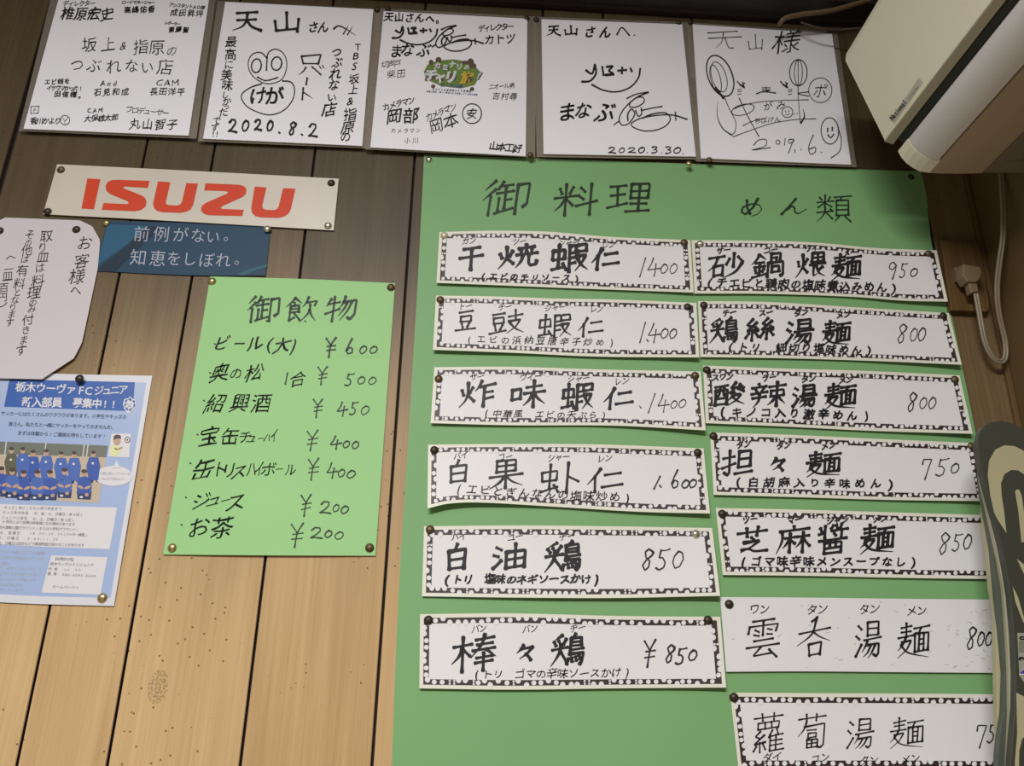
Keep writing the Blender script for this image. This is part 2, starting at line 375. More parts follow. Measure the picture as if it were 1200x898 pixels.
# ------------------------------------------------------------------ strokes of the brush-written characters (0..100 box, '<' ends in a tapering sweep)
_HI = '8 34 13 52/38 26 31 45/24 8 25 45 18 70 4 94<'
_HEN_FIRE = _HI + '/26 56 41 76'
_MUSHI = '8 28 8 55/8 28 38 26 38 54/8 55 38 53/23 8 23 84/5 86 40 80/34 70 43 90'
_TORI = '70 4 64 14/56 16 56 64/56 16 88 15 88 38/56 28 88 27/56 39 88 38/56 51 94 49/56 63 94 61 92 86 84 95/52 76 48 92/62 74 64 86/72 72 75 84/82 70 86 80'
_TANG = '10 14 22 24/4 40 16 48/4 92 14 78 24 62/44 8 44 42/44 8 84 7 84 40/44 24 84 23/44 41 84 40/32 52 96 48/44 54 40 66 28 82</42 66 88 62 86 88 78 96 70 90/58 66 48 84 32 96</74 66 64 84 48 98<'
STROKES = {
 '干': '20 20 82 16/6 52 94 46/50 20 50 98',
 '焼': _HEN_FIRE + '/50 20 90 16/70 5 70 34/58 28 59 44/84 26 82 44/46 44 97 40/62 46 60 68 45 94</76 46 76 80 82 88 96 86 97 72',
 '蝦': _MUSHI + '/50 14 50 98/50 15 67 14 67 36/50 37 67 36/50 54 66 52/50 72 66 70/72 15 93 13 93 34/74 35 93 34/70 50 92 48 84 70 66 96</72 56 80 76 98 94<',
 '仁': '36 8 25 35 4 64</24 36 24 96/48 34 88 30/42 78 96 74',
 '豆': '18 10 82 6/26 30 26 53/26 30 75 28 74 52/27 53 74 52/32 62 38 80/68 60 60 80/4 92 96 88',
 '豉': '8 18 44 14/12 32 12 54/12 32 40 30 40 54/12 54 40 53/16 62 20 80/37 60 32 80/2 92 48 84/54 30 94 24/74 6 74 46/54 50 88 46 76 72 50 96</60 56 76 78 99 96<',
 '炸': _HEN_FIRE + '/60 6 54 26 44 42</56 26 98 20/68 27 68 98/69 48 92 45/69 70 92 67',
 '味': '8 34 9 68/8 34 32 32 31 66/9 66 31 64/46 30 88 26/40 50 96 46/66 6 66 98/64 52 54 72 40 90</68 52 80 70 99 88<',
 '白': '50 4 42 24/20 28 24 92/20 28 80 24 76 92/24 58 76 56/24 90 76 88',
 '果': '24 10 24 46/24 10 76 8 75 44/25 27 75 26/25 45 75 44/6 60 96 56/50 8 50 98/48 62 34 80 8 96</52 62 68 78 98 94<',
 '虾': '6 30 7 56/6 30 42 28 42 55/7 57 42 55/25 6 25 84/3 88 46 78/36 70 48 92/68 6 68 99/68 46 97 66',
 '油': '12 14 25 25/4 42 18 50/4 92 16 78 26 62/40 34 41 96/40 34 91 32 90 94/41 62 90 60/41 92 90 90/65 6 65 92',
 '鶏': '32 6 10 18</8 24 14 34/22 22 26 32/42 16 34 32/4 47 48 42/28 34 24 62 2 94</28 56 47 86/' + _TORI,
 '棒': '4 32 44 28/25 8 25 97/24 36 16 58 2 76</26 42 40 58/52 18 94 14/54 31 92 28/46 45 98 41/72 5 66 30 44 64</76 44 99 64</56 64 92 60/54 77 94 72/72 52 72 99',
 '々': '36 2 24 28 6 50</24 26 82 18/82 18 58 54 20 86</50 60 64 76 76 97',
 '砂': '4 16 46 12/28 15 20 44 2 68</18 50 19 90/18 50 42 48 41 88/19 87 41 85/70 4 70 58/58 24 50 46/82 18 95 40/94 44 76 76 42 98<',
 '鍋': '24 6 16 24 2 42</24 8 46 28</12 40 38 38/8 56 42 53/25 38 25 87/12 66 16 76/38 63 34 74/3 94 46 85/60 8 60 40/60 8 88 7 88 38/60 24 78 23/76 24 76 40/52 42 52 98/52 42 98 40 98 90 90 96/64 57 64 80/64 57 86 56 86 78/64 80 86 78',
 '煨': _HEN_FIRE + '/54 7 54 40/54 7 92 6 92 38/54 23 92 22/54 40 92 38/73 7 73 40/46 51 98 47/60 51 60 94 76 84</90 60 76 72/68 54 78 80 99 96<',
 '麺': '10 16 44 13/12 29 42 26/3 43 48 39/27 3 27 41/26 43 18 60 2 76</14 55 42 51 30 74 4 97</12 62 34 84 97 99</50 20 97 16/72 20 66 34/54 35 54 84/54 35 95 33 94 82/67 35 67 80/81 34 81 80/67 50 81 49/67 64 81 63/54 83 94 81',
 '絲': '26 4 8 28 26 36/40 18 6 54 46 48/36 40 46 56/25 52 25 96/14 62 4 84/35 60 46 80/76 4 58 28 76 36/90 18 56 54 96 48/86 40 96 56/75 52 75 96/64 62 54 84/85 60 97 80',
 '湯': _TANG,
 '酸': '4 16 46 13/8 32 8 94/8 32 44 30 44 92/20 16 19 48 10 58/32 16 32 52 44 52/8 66 44 65/8 91 44 89/70 3 54 26 90 21/82 11 93 28/62 32 52 46/78 30 96 44/66 44 60 62 46 78</62 56 87 53 74 78 46 98</60 60 74 80 99 97<',
 '辣': '24 4 26 14/5 20 45 17/14 24 18 36/37 22 32 36/3 43 48 39/7 61 45 57/26 43 24 72 10 98</52 20 99 16/58 36 58 58/58 36 93 34 93 56/58 58 93 56/75 3 75 99/73 60 62 78 50 92</77 60 86 74 99 90<',
 '担': '4 32 42 28/26 4 26 86 20 94 10 86/2 70 44 54/54 12 54 70/54 12 91 10 91 68/54 40 91 38/54 69 91 67/44 92 99 86',
 '芝': '6 25 96 20/34 6 36 38/67 5 64 36/48 42 56 52/26 60 76 55 50 76 18 96</20 86 42 84 60 95 99 95',
 '麻': '50 2 52 14/8 19 95 14/16 19 16 52 2 96</24 44 54 42/40 28 40 96/39 46 32 64 20 80</41 50 54 64/60 42 97 39/78 26 78 98/77 44 70 62 56 80</79 46 88 62 99 76',
 '醬': '24 2 24 44/8 10 14 22/2 32 24 28/50 2 42 14/60 4 64 12/78 0 72 14/44 22 98 18/78 18 78 46/54 30 60 38/4 54 96 49/24 62 24 99/24 62 80 60 80 97/42 52 42 76/60 52 62 76/24 80 80 78/24 97 80 95',
 '雲': '20 8 80 5/10 22 8 38/10 22 92 18 84 36/50 8 50 44/26 30 38 34/24 42 38 44/62 29 74 32/62 41 76 43/24 57 78 53/4 72 96 67/46 72 24 94 78 89/68 80 90 99',
 '呑': '58 2 42 14/8 40 96 32/54 8 44 42 4 70</50 40 66 52 97 64</36 68 38 98/36 68 72 65 69 96/38 95 69 93',
 '蘿': '8 13 94 9/32 2 33 20/66 2 65 20/20 25 20 41/20 25 82 23 80 40/40 24 40 40/60 24 60 39/20 41 80 39/28 46 12 58 28 64/40 56 10 80 44 74/27 74 27 99/16 82 8 96/36 80 44 92/62 44 52 62/56 56 56 99/76 44 80 54/56 60 95 57/56 72 93 70/56 84 93 82/56 97 99 95/75 58 75 97',
 '蔔': '6 14 96 9/32 2 33 22/66 2 65 21/32 24 24 42 6 62</26 36 91 31 89 90 78 98 68 91/36 47 66 45/40 55 40 67/40 55 66 54 65 67/40 67 65 66/36 74 36 96/36 74 70 72 69 95/36 85 69 83/52 74 52 95/36 95 69 93',
 '御': '24 4 4 28</26 26 2 54</16 46 16 98/40 6 32 26/36 20 62 17/28 38 65 34/48 20 48 84/36 52 36 88/49 58 62 56/28 94 66 82/72 18 72 99/72 18 96 15 96 72 86 80',
 '料': '12 18 18 34/43 14 34 34/2 46 50 40/27 4 27 98/26 48 16 68 2 84</28 50 44 68/60 16 71 29/55 40 67 52/50 72 99 56/83 4 83 99',
 '理': '6 18 43 14/8 46 41 42/25 18 25 78/2 86 47 70/54 10 54 54/54 10 95 8 95 52/54 32 94 31/54 53 94 52/74 10 74 94/54 72 93 70/44 96 99 92',
 'め': '28 14 34 50 48 84/72 4 56 52 30 86 12 74 16 50 48 32 80 38 92 62 76 86 54 96<',
 'ん': '52 4 30 52 8 96/24 68 42 46 52 58 54 84 66 94 96 64<',
 '類': '10 10 16 20/40 8 34 20/3 28 49 24/26 2 26 48/25 30 6 47/27 32 45 44/3 64 49 60/26 50 22 72 2 98</28 64 47 88/40 52 48 60/52 9 99 6/74 9 68 22/58 22 58 75/58 22 93 20 93 74/58 39 93 38/58 56 93 55/58 75 93 73/66 79 52 98</82 79 99 98',
 '飲': '26 4 16 20 1 37</26 6 50 28</26 22 28 32/14 36 14 92/14 36 42 34 42 60/14 48 42 47/14 60 42 59/14 92 30 80/26 62 47 90/68 4 62 26 52 43</64 25 97 21 89 38/76 33 74 60 50 98</75 54 84 78 99 97<',
 '物': '18 12 6 38</12 30 45 26/28 3 28 99/3 68 47 52/62 5 54 32 44 51</56 27 95 23 93 77 83 95 72 86/68 30 60 54 44 78</82 28 72 60 50 96<',
 '天': '18 12 86 6/20 48 82 42/54 10 50 46 36 76 2 98</52 46 66 76 99 98',
 '山': '50 2 52 82/8 44 14 94/14 92 88 84/92 34 88 98',
 '0': '52 4 18 30 8 66 28 96 66 84 92 48 84 14 52 4', '1': '72 2 28 98', '2': '14 26 40 6 78 10 80 34 44 70 6 92 40 86 98 94',
 '3': '16 14 56 4 84 18 64 40 36 46 74 50 88 70 62 92 14 94', '4': '46 4 34 34 8 66 40 64 96 56/66 34 60 70 54 99',
 '5': '38 8 26 46 50 44 68 62 60 86 30 98 6 90/38 12 70 10 98 6', '6': '66 2 34 40 14 74 34 96 70 86 74 62 44 56 18 76',
 '7': '6 30 12 8 84 8 62 44 32 99', '8': '88 18 56 4 28 20 38 42 64 58 60 86 32 98 16 78 40 54 78 36 90 20', '9': '82 26 56 6 22 16 18 40 48 46 80 26 76 50 52 99',
 '¥': '4 6 46 40/84 2 46 40 34 99/16 46 84 40/12 66 82 60',
}

# ------------------------------------------------------------------ the room
GROOVES = [-1.314, -1.117, -1.0144, -0.8623, -0.709, -0.5115, -0.4094, -0.2573, -0.1041, 0.0935, 0.1955, 0.348, 0.501, 0.698]
WIDE = {-0.709: 0.0075, 0.698: 0.007}
CORNER_X, CEIL_Z = 0.776, 2.70
def plank_wall():
    prof = [(-1.6, 0.0, 0)]; ids = []; k = 0
    for g in GROOVES:
        hw = WIDE.get(g, 0.0030) / 2
        prof += [(g - hw - 0.0008, 0.0, 0), (g - hw, 0.0012, 1), (g - hw * .6, 0.007, 1), (g + hw * .6, 0.007, 1), (g + hw, 0.0012, 1), (g + hw + 0.0008, 0.0, 0)]
    prof.append((CORNER_X + 0.02, 0.0, 0))
    V = []; F = []; mi = []; pk = []; rnd = random.Random(5); cur = rnd.random()
    zs = [0.0, CEIL_Z]
    for x, y, _ in prof: V += [(x, y, zs[0]), (x, y, zs[1])]
    for i in range(len(prof) - 1):
        F.append((2 * i, 2 * i + 2, 2 * i + 3, 2 * i + 1)); deep = prof[i][1] > 0.001 or prof[i + 1][1] > 0.0015
        mi.append(1 if deep else 0); pk.append(cur)
        if deep and not (i + 1 < len(prof) - 1 and prof[i + 2][1] > 0.001): cur = rnd.random()
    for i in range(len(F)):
        if prof[i][0] > 0.699 and mi[i] == 0: mi[i] = 2  # strip next to the corner: shade painted as a darker wood
    n = len(V)
    V += [(-1.6, 0.05, 0), (-1.6, 0.05, CEIL_Z), (CORNER_X + .02, 0.05, 0), (CORNER_X + .02, 0.05, CEIL_Z)]
    F.append((n, n + 1, n + 3, n + 2)); mi.append(0); pk.append(0)
    o = mesh('wall_back', V, F, [M['wood'], M['groove'], M['corner_shade_wood']], None, False, mi)
    a = o.data.attributes.new('plank', 'FLOAT', 'FACE'); a.data.foreach_set('value', pk)
    return struct(o)
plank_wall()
def box_bm(bm, x0, x1, y0, y1, z0, z1):
    r = bmesh.ops.create_cube(bm, size=1.0); bmesh.ops.scale(bm, vec=(x1 - x0, y1 - y0, z1 - z0), verts=r['verts']); bmesh.ops.translate(bm, vec=((x0 + x1) / 2, (y0 + y1) / 2, (z0 + z1) / 2), verts=r['verts']); return r['verts']
def box(name, x0, x1, y0, y1, z0, z1, mat, parent=None, bev=0.0):
    bm = bmesh.new(); box_bm(bm, x0, x1, y0, y1, z0, z1)
    if bev: bmesh.ops.bevel(bm, geom=bm.edges[:], offset=bev, segments=3, affect='EDGES')
    return bm_obj(name, bm, mat, parent)
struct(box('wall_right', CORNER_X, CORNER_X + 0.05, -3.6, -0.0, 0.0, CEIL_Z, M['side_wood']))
struct(box('floor', -1.6, CORNER_X + 0.05, -3.6, 0.05, -0.05, 0.0, M['floor']))
struct(box('ceiling', -1.6, CORNER_X + 0.05, -3.6, 0.05, CEIL_Z, CEIL_Z + 0.05, M['ceil']))
def beam():
    bm = bmesh.new(); pr = [(0, 2.383), (-0.012, 2.383), (-0.014, 2.387), (-0.050, 2.387), (-0.052, 2.390), (-0.052, CEIL_Z), (0, CEIL_Z)]
    a = [bm.verts.new((-1.6, y, z)) for y, z in pr]; b = [bm.verts.new((CORNER_X, y, z)) for y, z in pr]
    for i in range(len(pr)): bm.faces.new((a[i], a[(i + 1) % len(pr)], b[(i + 1) % len(pr)], b[i]))
    bm.faces.new(a); bm.faces.new(b[::-1])
    return bm_obj('trim_1', bm, M['beam'])
struct(beam())
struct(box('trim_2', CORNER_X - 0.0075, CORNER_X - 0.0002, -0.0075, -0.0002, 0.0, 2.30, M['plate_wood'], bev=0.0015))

# ------------------------------------------------------------------ thumbtacks
PINS = {}
def pin_mesh(kind):
    if kind in PINS: return PINS[kind]
    bm = bmesh.new(); pr = [(0.0, 0.0034), (0.0018, 0.0032), (0.0034, 0.0025), (0.0046, 0.0014), (0.0052, 0.0006), (0.0052, 0.0), (0.0044, -0.0), (0.0006, -0.0), (0.0006, -0.0015), (0.0, -0.0022)]
    n = 20; rings = []
    for r, y in pr:
        if r == 0: rings.append([bm.verts.new((0, -y, 0))])
        else: rings.append([bm.verts.new((r * math.cos(2 * math.pi * k / n), -y, r * math.sin(2 * math.pi * k / n))) for k in range(n)])
    for a, b in zip(rings, rings[1:]):
        for k in range(n):
            v = [a[k % len(a)], a[(k + 1) % len(a)], b[(k + 1) % len(b)], b[k % len(b)]]; v = list(dict.fromkeys(v))
            if len(v) > 2: bm.faces.new(v)
    bmesh.ops.recalc_face_normals(bm, faces=bm.faces[:])
    me = bpy.data.meshes.new('thumbtack'); bm.to_mesh(me); bm.free(); me.polygons.foreach_set('use_smooth', [True] * len(me.polygons)); me.materials.append(PIN[kind])
    PINS[kind] = me; return me
WORD = {'brass': 'shiny brass', 'bronze': 'dull bronze', 'dark': 'dark brown', 'silver': 'shiny silver', 'cream': 'pale cream'}
def pin(px, py, kind, where, dep=None, paper=None, r=1.0):
    d = float(paper.depth(*paper.uv(np.array(px), np.array(py)))) if paper is not None else dep
    q = P3(px, py, d + 0.0003 + 0.0013)
    o = bpy.data.objects.new('thumbtack', pin_mesh(kind)); COL.objects.link(o)
    o.location = tuple(q); o.location.y = -(d + 0.0004); o.rotation_euler = (random.uniform(-.08, .08), random.uniform(0, 6), random.uniform(-.08, .08)); o.scale = (r * 1.1, r * 1.1, r * 1.1)
    tag(o, f"{WORD[kind]} thumbtack {where}", 'thumbtack', 'thumbtacks on the wall')

# ------------------------------------------------------------------ autograph cards in clear sleeves
def card(label, tl, tr, br, bl, tilt, sl):
    """Stiff card: corners in the picture; tilt = how far the lower edge stands off the wall; sl = the sleeve's corners."""
    base = 0.0040
    pc = Paper([tl, tr], [bl, br], lambda u, v: base + tilt * v * v)
    c = P3(*pc.px(0.5, 1.0), base)
    root = thing('autograph_card', c, label, 'autograph card', 'autograph cards in a row under the beam')
    pc.build('card', M['card'], root, 10, 10, 0.0022, M['card_edge'])
    ps = Paper([sl[0], sl[1]], [sl[3], sl[2]], lambda u, v: base - 0.0027 + tilt * v * v)
    ps.build('plastic_sleeve', M['sleeve'], root, 10, 10, 0.0002)
    return root, pc
def put(ink, name, mat, paper, root, eps=0.00045):
    return ink.build(name, mat, lambda x, y, e: paper.at(x, y, e), root, eps)

# --- first card
r1, p1 = card('white card nearest the room corner groove, many small signatures around two centred lines', (70.5, -8), (245, -1), (221, 159), (27.5, 151), 0.006,
              [(61, -9), (253, -2), (230, 162.5), (22, 153.5)])
f = Fr(0, 0, .21164); k = Ink(); d = Ink()
for ch, x, y, h in (('坂', 495, 245, 88), ('上', 600, 245, 86), ('&', 683, 252, 62), ('指', 778, 258, 88), ('原', 868, 260, 90), ('の', 952, 280, 62)): f.char(k, ch, x, y, h, weight=-0.004, shear=.12, rise=.08)
for ch, x, y, h in (('つ', 425, 360, 80), ('ぶ', 520, 360, 84), ('れ', 630, 366, 88), ('な', 730, 366, 82), ('い', 815, 372, 76), ('店', 912, 370, 96)): f.char(k, ch, x, y, h, weight=-0.004, shear=.12, rise=.05)
f.text(d, 'ディレクター', 365, 18, 512, 18, 34, shear=.15, weight=.01)
for ch, x, y in (('椎', 375, 76), ('原', 448, 78), ('宏', 520, 76), ('史', 592, 76)): f.char(d, ch, x, y, 76, weight=.012, shear=.15, rise=.12, wob=.05)
f.text(d, 'ロードマネージャー', 685, 12, 848, 14, 24, weight=.02); f.text(d, '高嶋佑香', 706, 54, 838, 50, 40, weight=.025, rise=.08)
f.text(d, 'アシスタントAD様', 948, 26, 1122, 42, 26, weight=.015, shear=.15); f.text(d, '成田昇坪', 965, 68, 1105, 76, 42, weight=.015, rise=.1, shear=.1)
f.text(d, 'レポーター', 920, 126, 990, 132, 22, weight=.02); f.text(d, '斎藤聖', 950, 162, 1028, 164, 34, weight=.03)
f.text(d, 'エビ蝦を', 262, 452, 372, 450, 34, weight=.02); f.text(d, 'イケウマかった!', 272, 486, 446, 490, 31, weight=.02); f.text(d, '田信様。', 318, 520, 452, 526, 38, weight=.025)
f.text(d, 'And', 570, 462, 636, 462, 40, weight=.01, shear=.15); f.text(d, '石見和成', 540, 510, 692, 508, 44, weight=.012, rise=.1)
f.text(d, 'CAM', 884, 456, 970, 458, 50, weight=-.002, wk=1.1); f.text(d, '長田洋平', 852, 506, 1002, 508, 46, weight=.008)
f.line(d, 4, 172, 590, 170, 628); f.line(d, 4, 172, 590, 215, 587); f.line(d, 4, 214, 588, 210, 627); f.line(d, 4, 170, 628, 211, 627); f.text(d, 'P', 192, 610, 192, 610, 26)
f.text(d, '香川かより', 186, 668, 320, 668, 42, weight=.012, rise=.1); f.ell(d, 4, 360, 665, 26, 26); f.line(d, 3, 345, 652, 360, 668, 376, 650); f.line(d, 3, 360, 668, 358, 684)
f.text(d, 'CAM', 494, 612, 556, 610, 34, weight=.015); f.text(d, '大保雄太郎', 486, 656, 636, 650, 40, weight=.015, rise=.08)
f.text(d, 'プロデューサー', 715, 606, 918, 626, 42, shear=.2, weight=0.0); f.text(d, '丸山智子', 748, 686, 955, 688, 64, weight=.004, shear=.15, rise=.1)
put(k, 'title_lettering', M['ink'], p1, r1); put(d, 'signature_lettering', M['ink'], p1, r1)

# --- second card
r2, p2 = card('white card with a round frog-like doodle and the date 2020.8.2', (264, 2.2), (437.5, 11), (424.5, 171), (238, 162.5), 0.006, [(255, 1), (447, 10.5), (434, 174), (232, 165.5)])
f = Fr(220, 0, .21154); k = Ink(); d = Ink(); z = Ink()
f.brush(k, '天', 325, 115, 165, 112, 17); f.brush(k, '山', 548, 122, 158, 112, 18)
f.char(k, 'さ', 695, 150, 66, weight=.02); f.char(k, 'ん', 752, 150, 66, weight=.02)
f.line(k, 9, 808, 160, 830, 144, 858, 150, 930, 195, taper=True); f.line(k, 7, 862, 188, 890, 140, taper=True); f.line(k, 7, 885, 192, 912, 146, taper=True)
for ch, x, y, h in (('最', 240, 230, 66), ('高', 236, 300, 68), ('に', 228, 358, 52), ('美', 215, 412, 66), ('味', 220, 470, 66), ('し', 208, 524, 44), ('か', 214, 562, 52), ('っ', 214, 590, 40), ('た', 198, 622, 54), ('で', 160, 668, 46), ('す', 150, 706, 50), ('!', 142, 742, 40), ('!', 162, 742, 40)): f.char(d, ch, x, y, h, weight=.008, shear=.1, rise=.08)
for ch, x, y, h in (('T', 942, 260, 56), ('B', 932, 310, 56), ('S', 925, 365, 58), ('坂', 920, 436, 60), ('上', 918, 496, 56), ('&', 900, 558, 60), ('指', 898, 632, 76), ('原', 888, 704, 78), ('の', 875, 758, 62)): f.char(d, ch, x, y, h, weight=.008)
for ch, x, y, h in (('つ', 825, 290, 62), ('ぶ', 828, 346, 64), ('れ', 818, 408, 72), ('な', 808, 470, 66), ('い', 798, 540, 56), ('店', 785, 606, 84)): f.char(d, ch, x, y, h, weight=.014)
f.line(d, 10, 630, 312, 640, 352); f.line(d, 10, 628, 312, 738, 302, 722, 356, smooth=False); f.line(d, 8, 640, 352, 724, 352)
f.line(d, 9, 655, 372, 640, 395, 612, 415, taper=True); f.line(d, 9, 688, 370, 712, 390, 738, 414); f.line(d, 6, 730, 366, 738, 380); f.line(d, 6, 746, 362, 754, 376)
f.line(d, 11, 662, 432, 656, 468); f.line(d, 10, 640, 486, 634, 552); f.line(d, 8, 640, 510, 692, 545, taper=True)
digits(f, d, [('2', 248, 697, 78), ('0', 320, 698, 66), ('2', 388, 692, 66), ('0', 456, 698, 62), ('8', 580, 712, 78), ('2', 692, 722, 80)], 12)
f.line(d, 11, 505, 733, 510, 737); f.line(d, 11, 630, 744, 635, 748)
f.line(z, 6, 437, 322, 415, 296, 385, 290, 352, 306, 335, 345, 342, 392, 372, 432, 422, 460, 470, 462, 520, 440, 545, 390, 546, 332, 525, 290, 486, 272, 452, 286, 435, 320)
f.ell(z, 8, 380, 364, 27, 38, .15); f.ell(z, 8, 492, 352, 28, 37, .15); f.line(z, 8, 440, 312, 436, 390); f.line(z, 8, 385, 426, 430, 446, 498, 430)
f.line(z, 7, 410, 464, 345, 486, 297, 528, 322, 584, 390, 622, 460, 636, 530, 612, 578, 558, 592, 500, 574, 456, 524, 448)
f.char(z, 'け', 392, 530, 100, weight=.018); f.char(z, 'が', 478, 532, 108, weight=.02)
put(k, 'dedication_lettering', M['ink'], p2, r2); put(d, 'message_lettering', M['ink'], p2, r2); put(z, 'doodle_drawing', M['ink'], p2, r2)

# --- signatures shared by the third and fourth cards
def swoosh_sign(f, k, X, Y, sx, sy, wd):
    g = lambda *a: [c for i in range(0, len(a), 2) for c in (X + a[i] * sx, Y + a[i + 1] * sy)]
    for a in ((300, 370, 330, 388, 345, 350), (346, 340, 352, 385, 322, 425, 278, 430), (385, 352, 392, 396), (408, 352, 440, 348, 420, 372, 442, 386, 402, 394), (405, 396, 445, 392), (468, 372, 512, 368), (490, 355, 488, 386), (534, 360, 541, 376)):
        f.line(k, wd * 1.3, *g(*a))
    f.line(k, wd, *g(330, 445, 390, 474, 460, 483, 530, 460, 575, 410, 585, 360))
def loop_sign(f, k, X, Y, sx, sy, wd):
    g = lambda *a: [c for i in range(0, len(a), 2) for c in (X + a[i] * sx, Y + a[i + 1] * sy)]
    for a in ((515, 518, 562, 496, 626, 484), (628, 486, 575, 508, 530, 542, 532, 564, 572, 560, 606, 535, 600, 512, 562, 516, 500, 572, 474, 625, 488, 658, 524, 650, 556, 600, 540, 574, 520, 598, 520, 636), (448, 655, 470, 640),
              (560, 580, 575, 612, 592, 600, 590, 568), (590, 582, 640, 570, 700, 560), (596, 622, 650, 600, 718, 594, 744, 622, 722, 660, 660, 686, 590, 686, 536, 656, 580, 625, 680, 606, 760, 606, 832, 628), (770, 590, 772, 632)):
        f.line(k, wd, *g(*a))

# --- third card
r3, p3 = card('white card with a printed green and yellow programme logo in the middle', (449.6, 13), (618, 22), (616, 183), (434, 172.8), 0.008, [(440, 9.5), (629, 19.5), (627, 185), (428, 175)])
f = Fr(420, 0, .22267); k = Ink(); d = Ink()
f.text(k, '天山さんへ。', 160, 88, 432, 98, 52, weight=.025, shear=.1)
swoosh_sign(f, k, -35, -84, .77, .66, 9); loop_sign(f, k, 75, -186, .70, .66, 8)
for ch, x, y in (('ま', 200, 268), ('な', 258, 260), ('ぶ', 345, 262)): f.char(k, ch, x, y, 76, weight=.016, shear=.12)
f.text(d, 'ディレクター', 648, 148, 800, 138, 40, weight=.018, shear=.15); f.text(d, 'カトツ', 690, 206, 800, 200, 56, weight=.018, rise=.1)
f.text(d, '切声戸', 140, 338, 205, 334, 40, weight=-.002, rise=.1); f.text(d, '柴田', 174, 390, 225, 386, 48, weight=-.005, rise=.1)
f.text(d, 'ニオール男', 700, 456, 808, 450, 32, weight=.002, rise=.1); f.text(d, '吉村尋', 725, 504, 816, 508, 42, weight=.002, rise=.1)
f.text(d, 'カメラマン', 146, 562, 278, 526, 42, weight=.014); f.char(d, '岡', 186, 612, 84, weight=.014, rise=.1); f.char(d, '部', 278, 606, 88, weight=.014, rise=.1)
f.text(d, 'カメラマン', 184, 688, 314, 686, 28, weight=0.0, shear=.1); f.text(d, '小川', 258, 740, 298, 738, 34, weight=-.002)
f.text(d, 'カメラマン', 372, 616, 498, 562, 42, weight=.003); f.char(d, '岡', 408, 662, 78, weight=.002, shear=.1, rot=-.3); f.char(d, '本', 488, 634, 84, weight=.004, rot=-.2)
f.ell(d, 6, 598, 598, 50, 52); f.char(d, '安', 598, 598, 60, weight=.002)
f.text(d, '山本工好', 712, 768, 838, 780, 50, weight=.022, rise=.1)
put(k, 'dedication_lettering', M['ink'], p3, r3); put(d, 'signature_lettering', M['ink_thin'], p3, r3)
g = Fr(485, 60, .07917); M['logo_green'] = flat('logo_green', (0.13, 0.22, 0.035), .5); M['logo_yellow'] = flat('logo_yellow', (0.62, 0.40, 0.03), .5); M['logo_white'] = flat('logo_white', (0.62, 0.66, 0.66), .5)
M['logo_blue'] = flat('logo_blue', (0.10, 0.15, 0.30), .5); M['logo_brown'] = flat('logo_brown', (0.10, 0.06, 0.035), .5)
a = Ink(); a.poly(g.p(150, 300, 200, 200, 300, 160, 440, 130, 600, 120, 760, 150, 900, 210, 975, 300, 1000, 340, 940, 430, 900, 500, 700, 550, 400, 515, 300, 470, 240, 440, 170, 390))
lg = put(a, 'programme_logo', M['logo_green'], p3, r3, .0003)
a = Ink()
for x, y, w_, h_ in ((365, 130, 45, 45), (255, 165, 35, 40), (840, 165, 50, 60), (870, 215, 55, 40), (285, 520, 32, 28), (862, 560, 32, 30), (190, 420, 30, 26), (760, 165, 60, 26)): a.disc(*g.q(x, y), w_ * g.k, h_ * g.k)
for x, y, h in ((354, 222, 120), (474, 252, 120), (262, 362, 170), (398, 410, 120), (556, 390, 180), (792, 408, 185)): a.disc(*g.q(x, y), h * .42 * g.k, h * .36 * g.k)
a.poly(g.p(930, 400, 980, 300, 1025, 320, 960, 430)); put(a, 'logo_shadow_print', M['logo_brown'], p3, lg, .00045)
a = Ink(True); g.char(a, 'カ', 350, 212, 105, weight=.05); g.char(a, 'ミ', 465, 240, 105, weight=.05); g.char(a, 'ナ', 568, 200, 105, weight=.05); g.char(a, 'リ', 672, 225, 100, weight=.05); g.char(a, 'の', 782, 236, 80, weight=.04)
g.char(a, 'チ', 258, 350, 190, weight=.06); g.char(a, 'ャ', 390, 385, 165, weight=.06); g.char(a, 'リ', 552, 375, 185, weight=.07); g.char(a, '!', 965, 360, 140, weight=.05, rot=.35)
put(a, 'logo_white_lettering', M['logo_white'], p3, lg, .0006)
a = Ink(True); g.char(a, '旅', 785, 395, 185, weight=.045); put(a, 'logo_yellow_lettering', M['logo_yellow'], p3, lg, .0006)
a = Ink(); g.text(a, 'ローカル線', 430, 500, 690, 520, 62, weight=.03); g.text(a, 'カミナリの自転車ひとり旅番組', 290, 562, 830, 592, 34, weight=.02); g.text(a, '毎週土曜日・夜十一時五分から放送している旅の番組', 200, 595, 930, 642, 28, weight=.02)
put(a, 'logo_blue_lettering', M['logo_blue'], p3, lg, .0006)

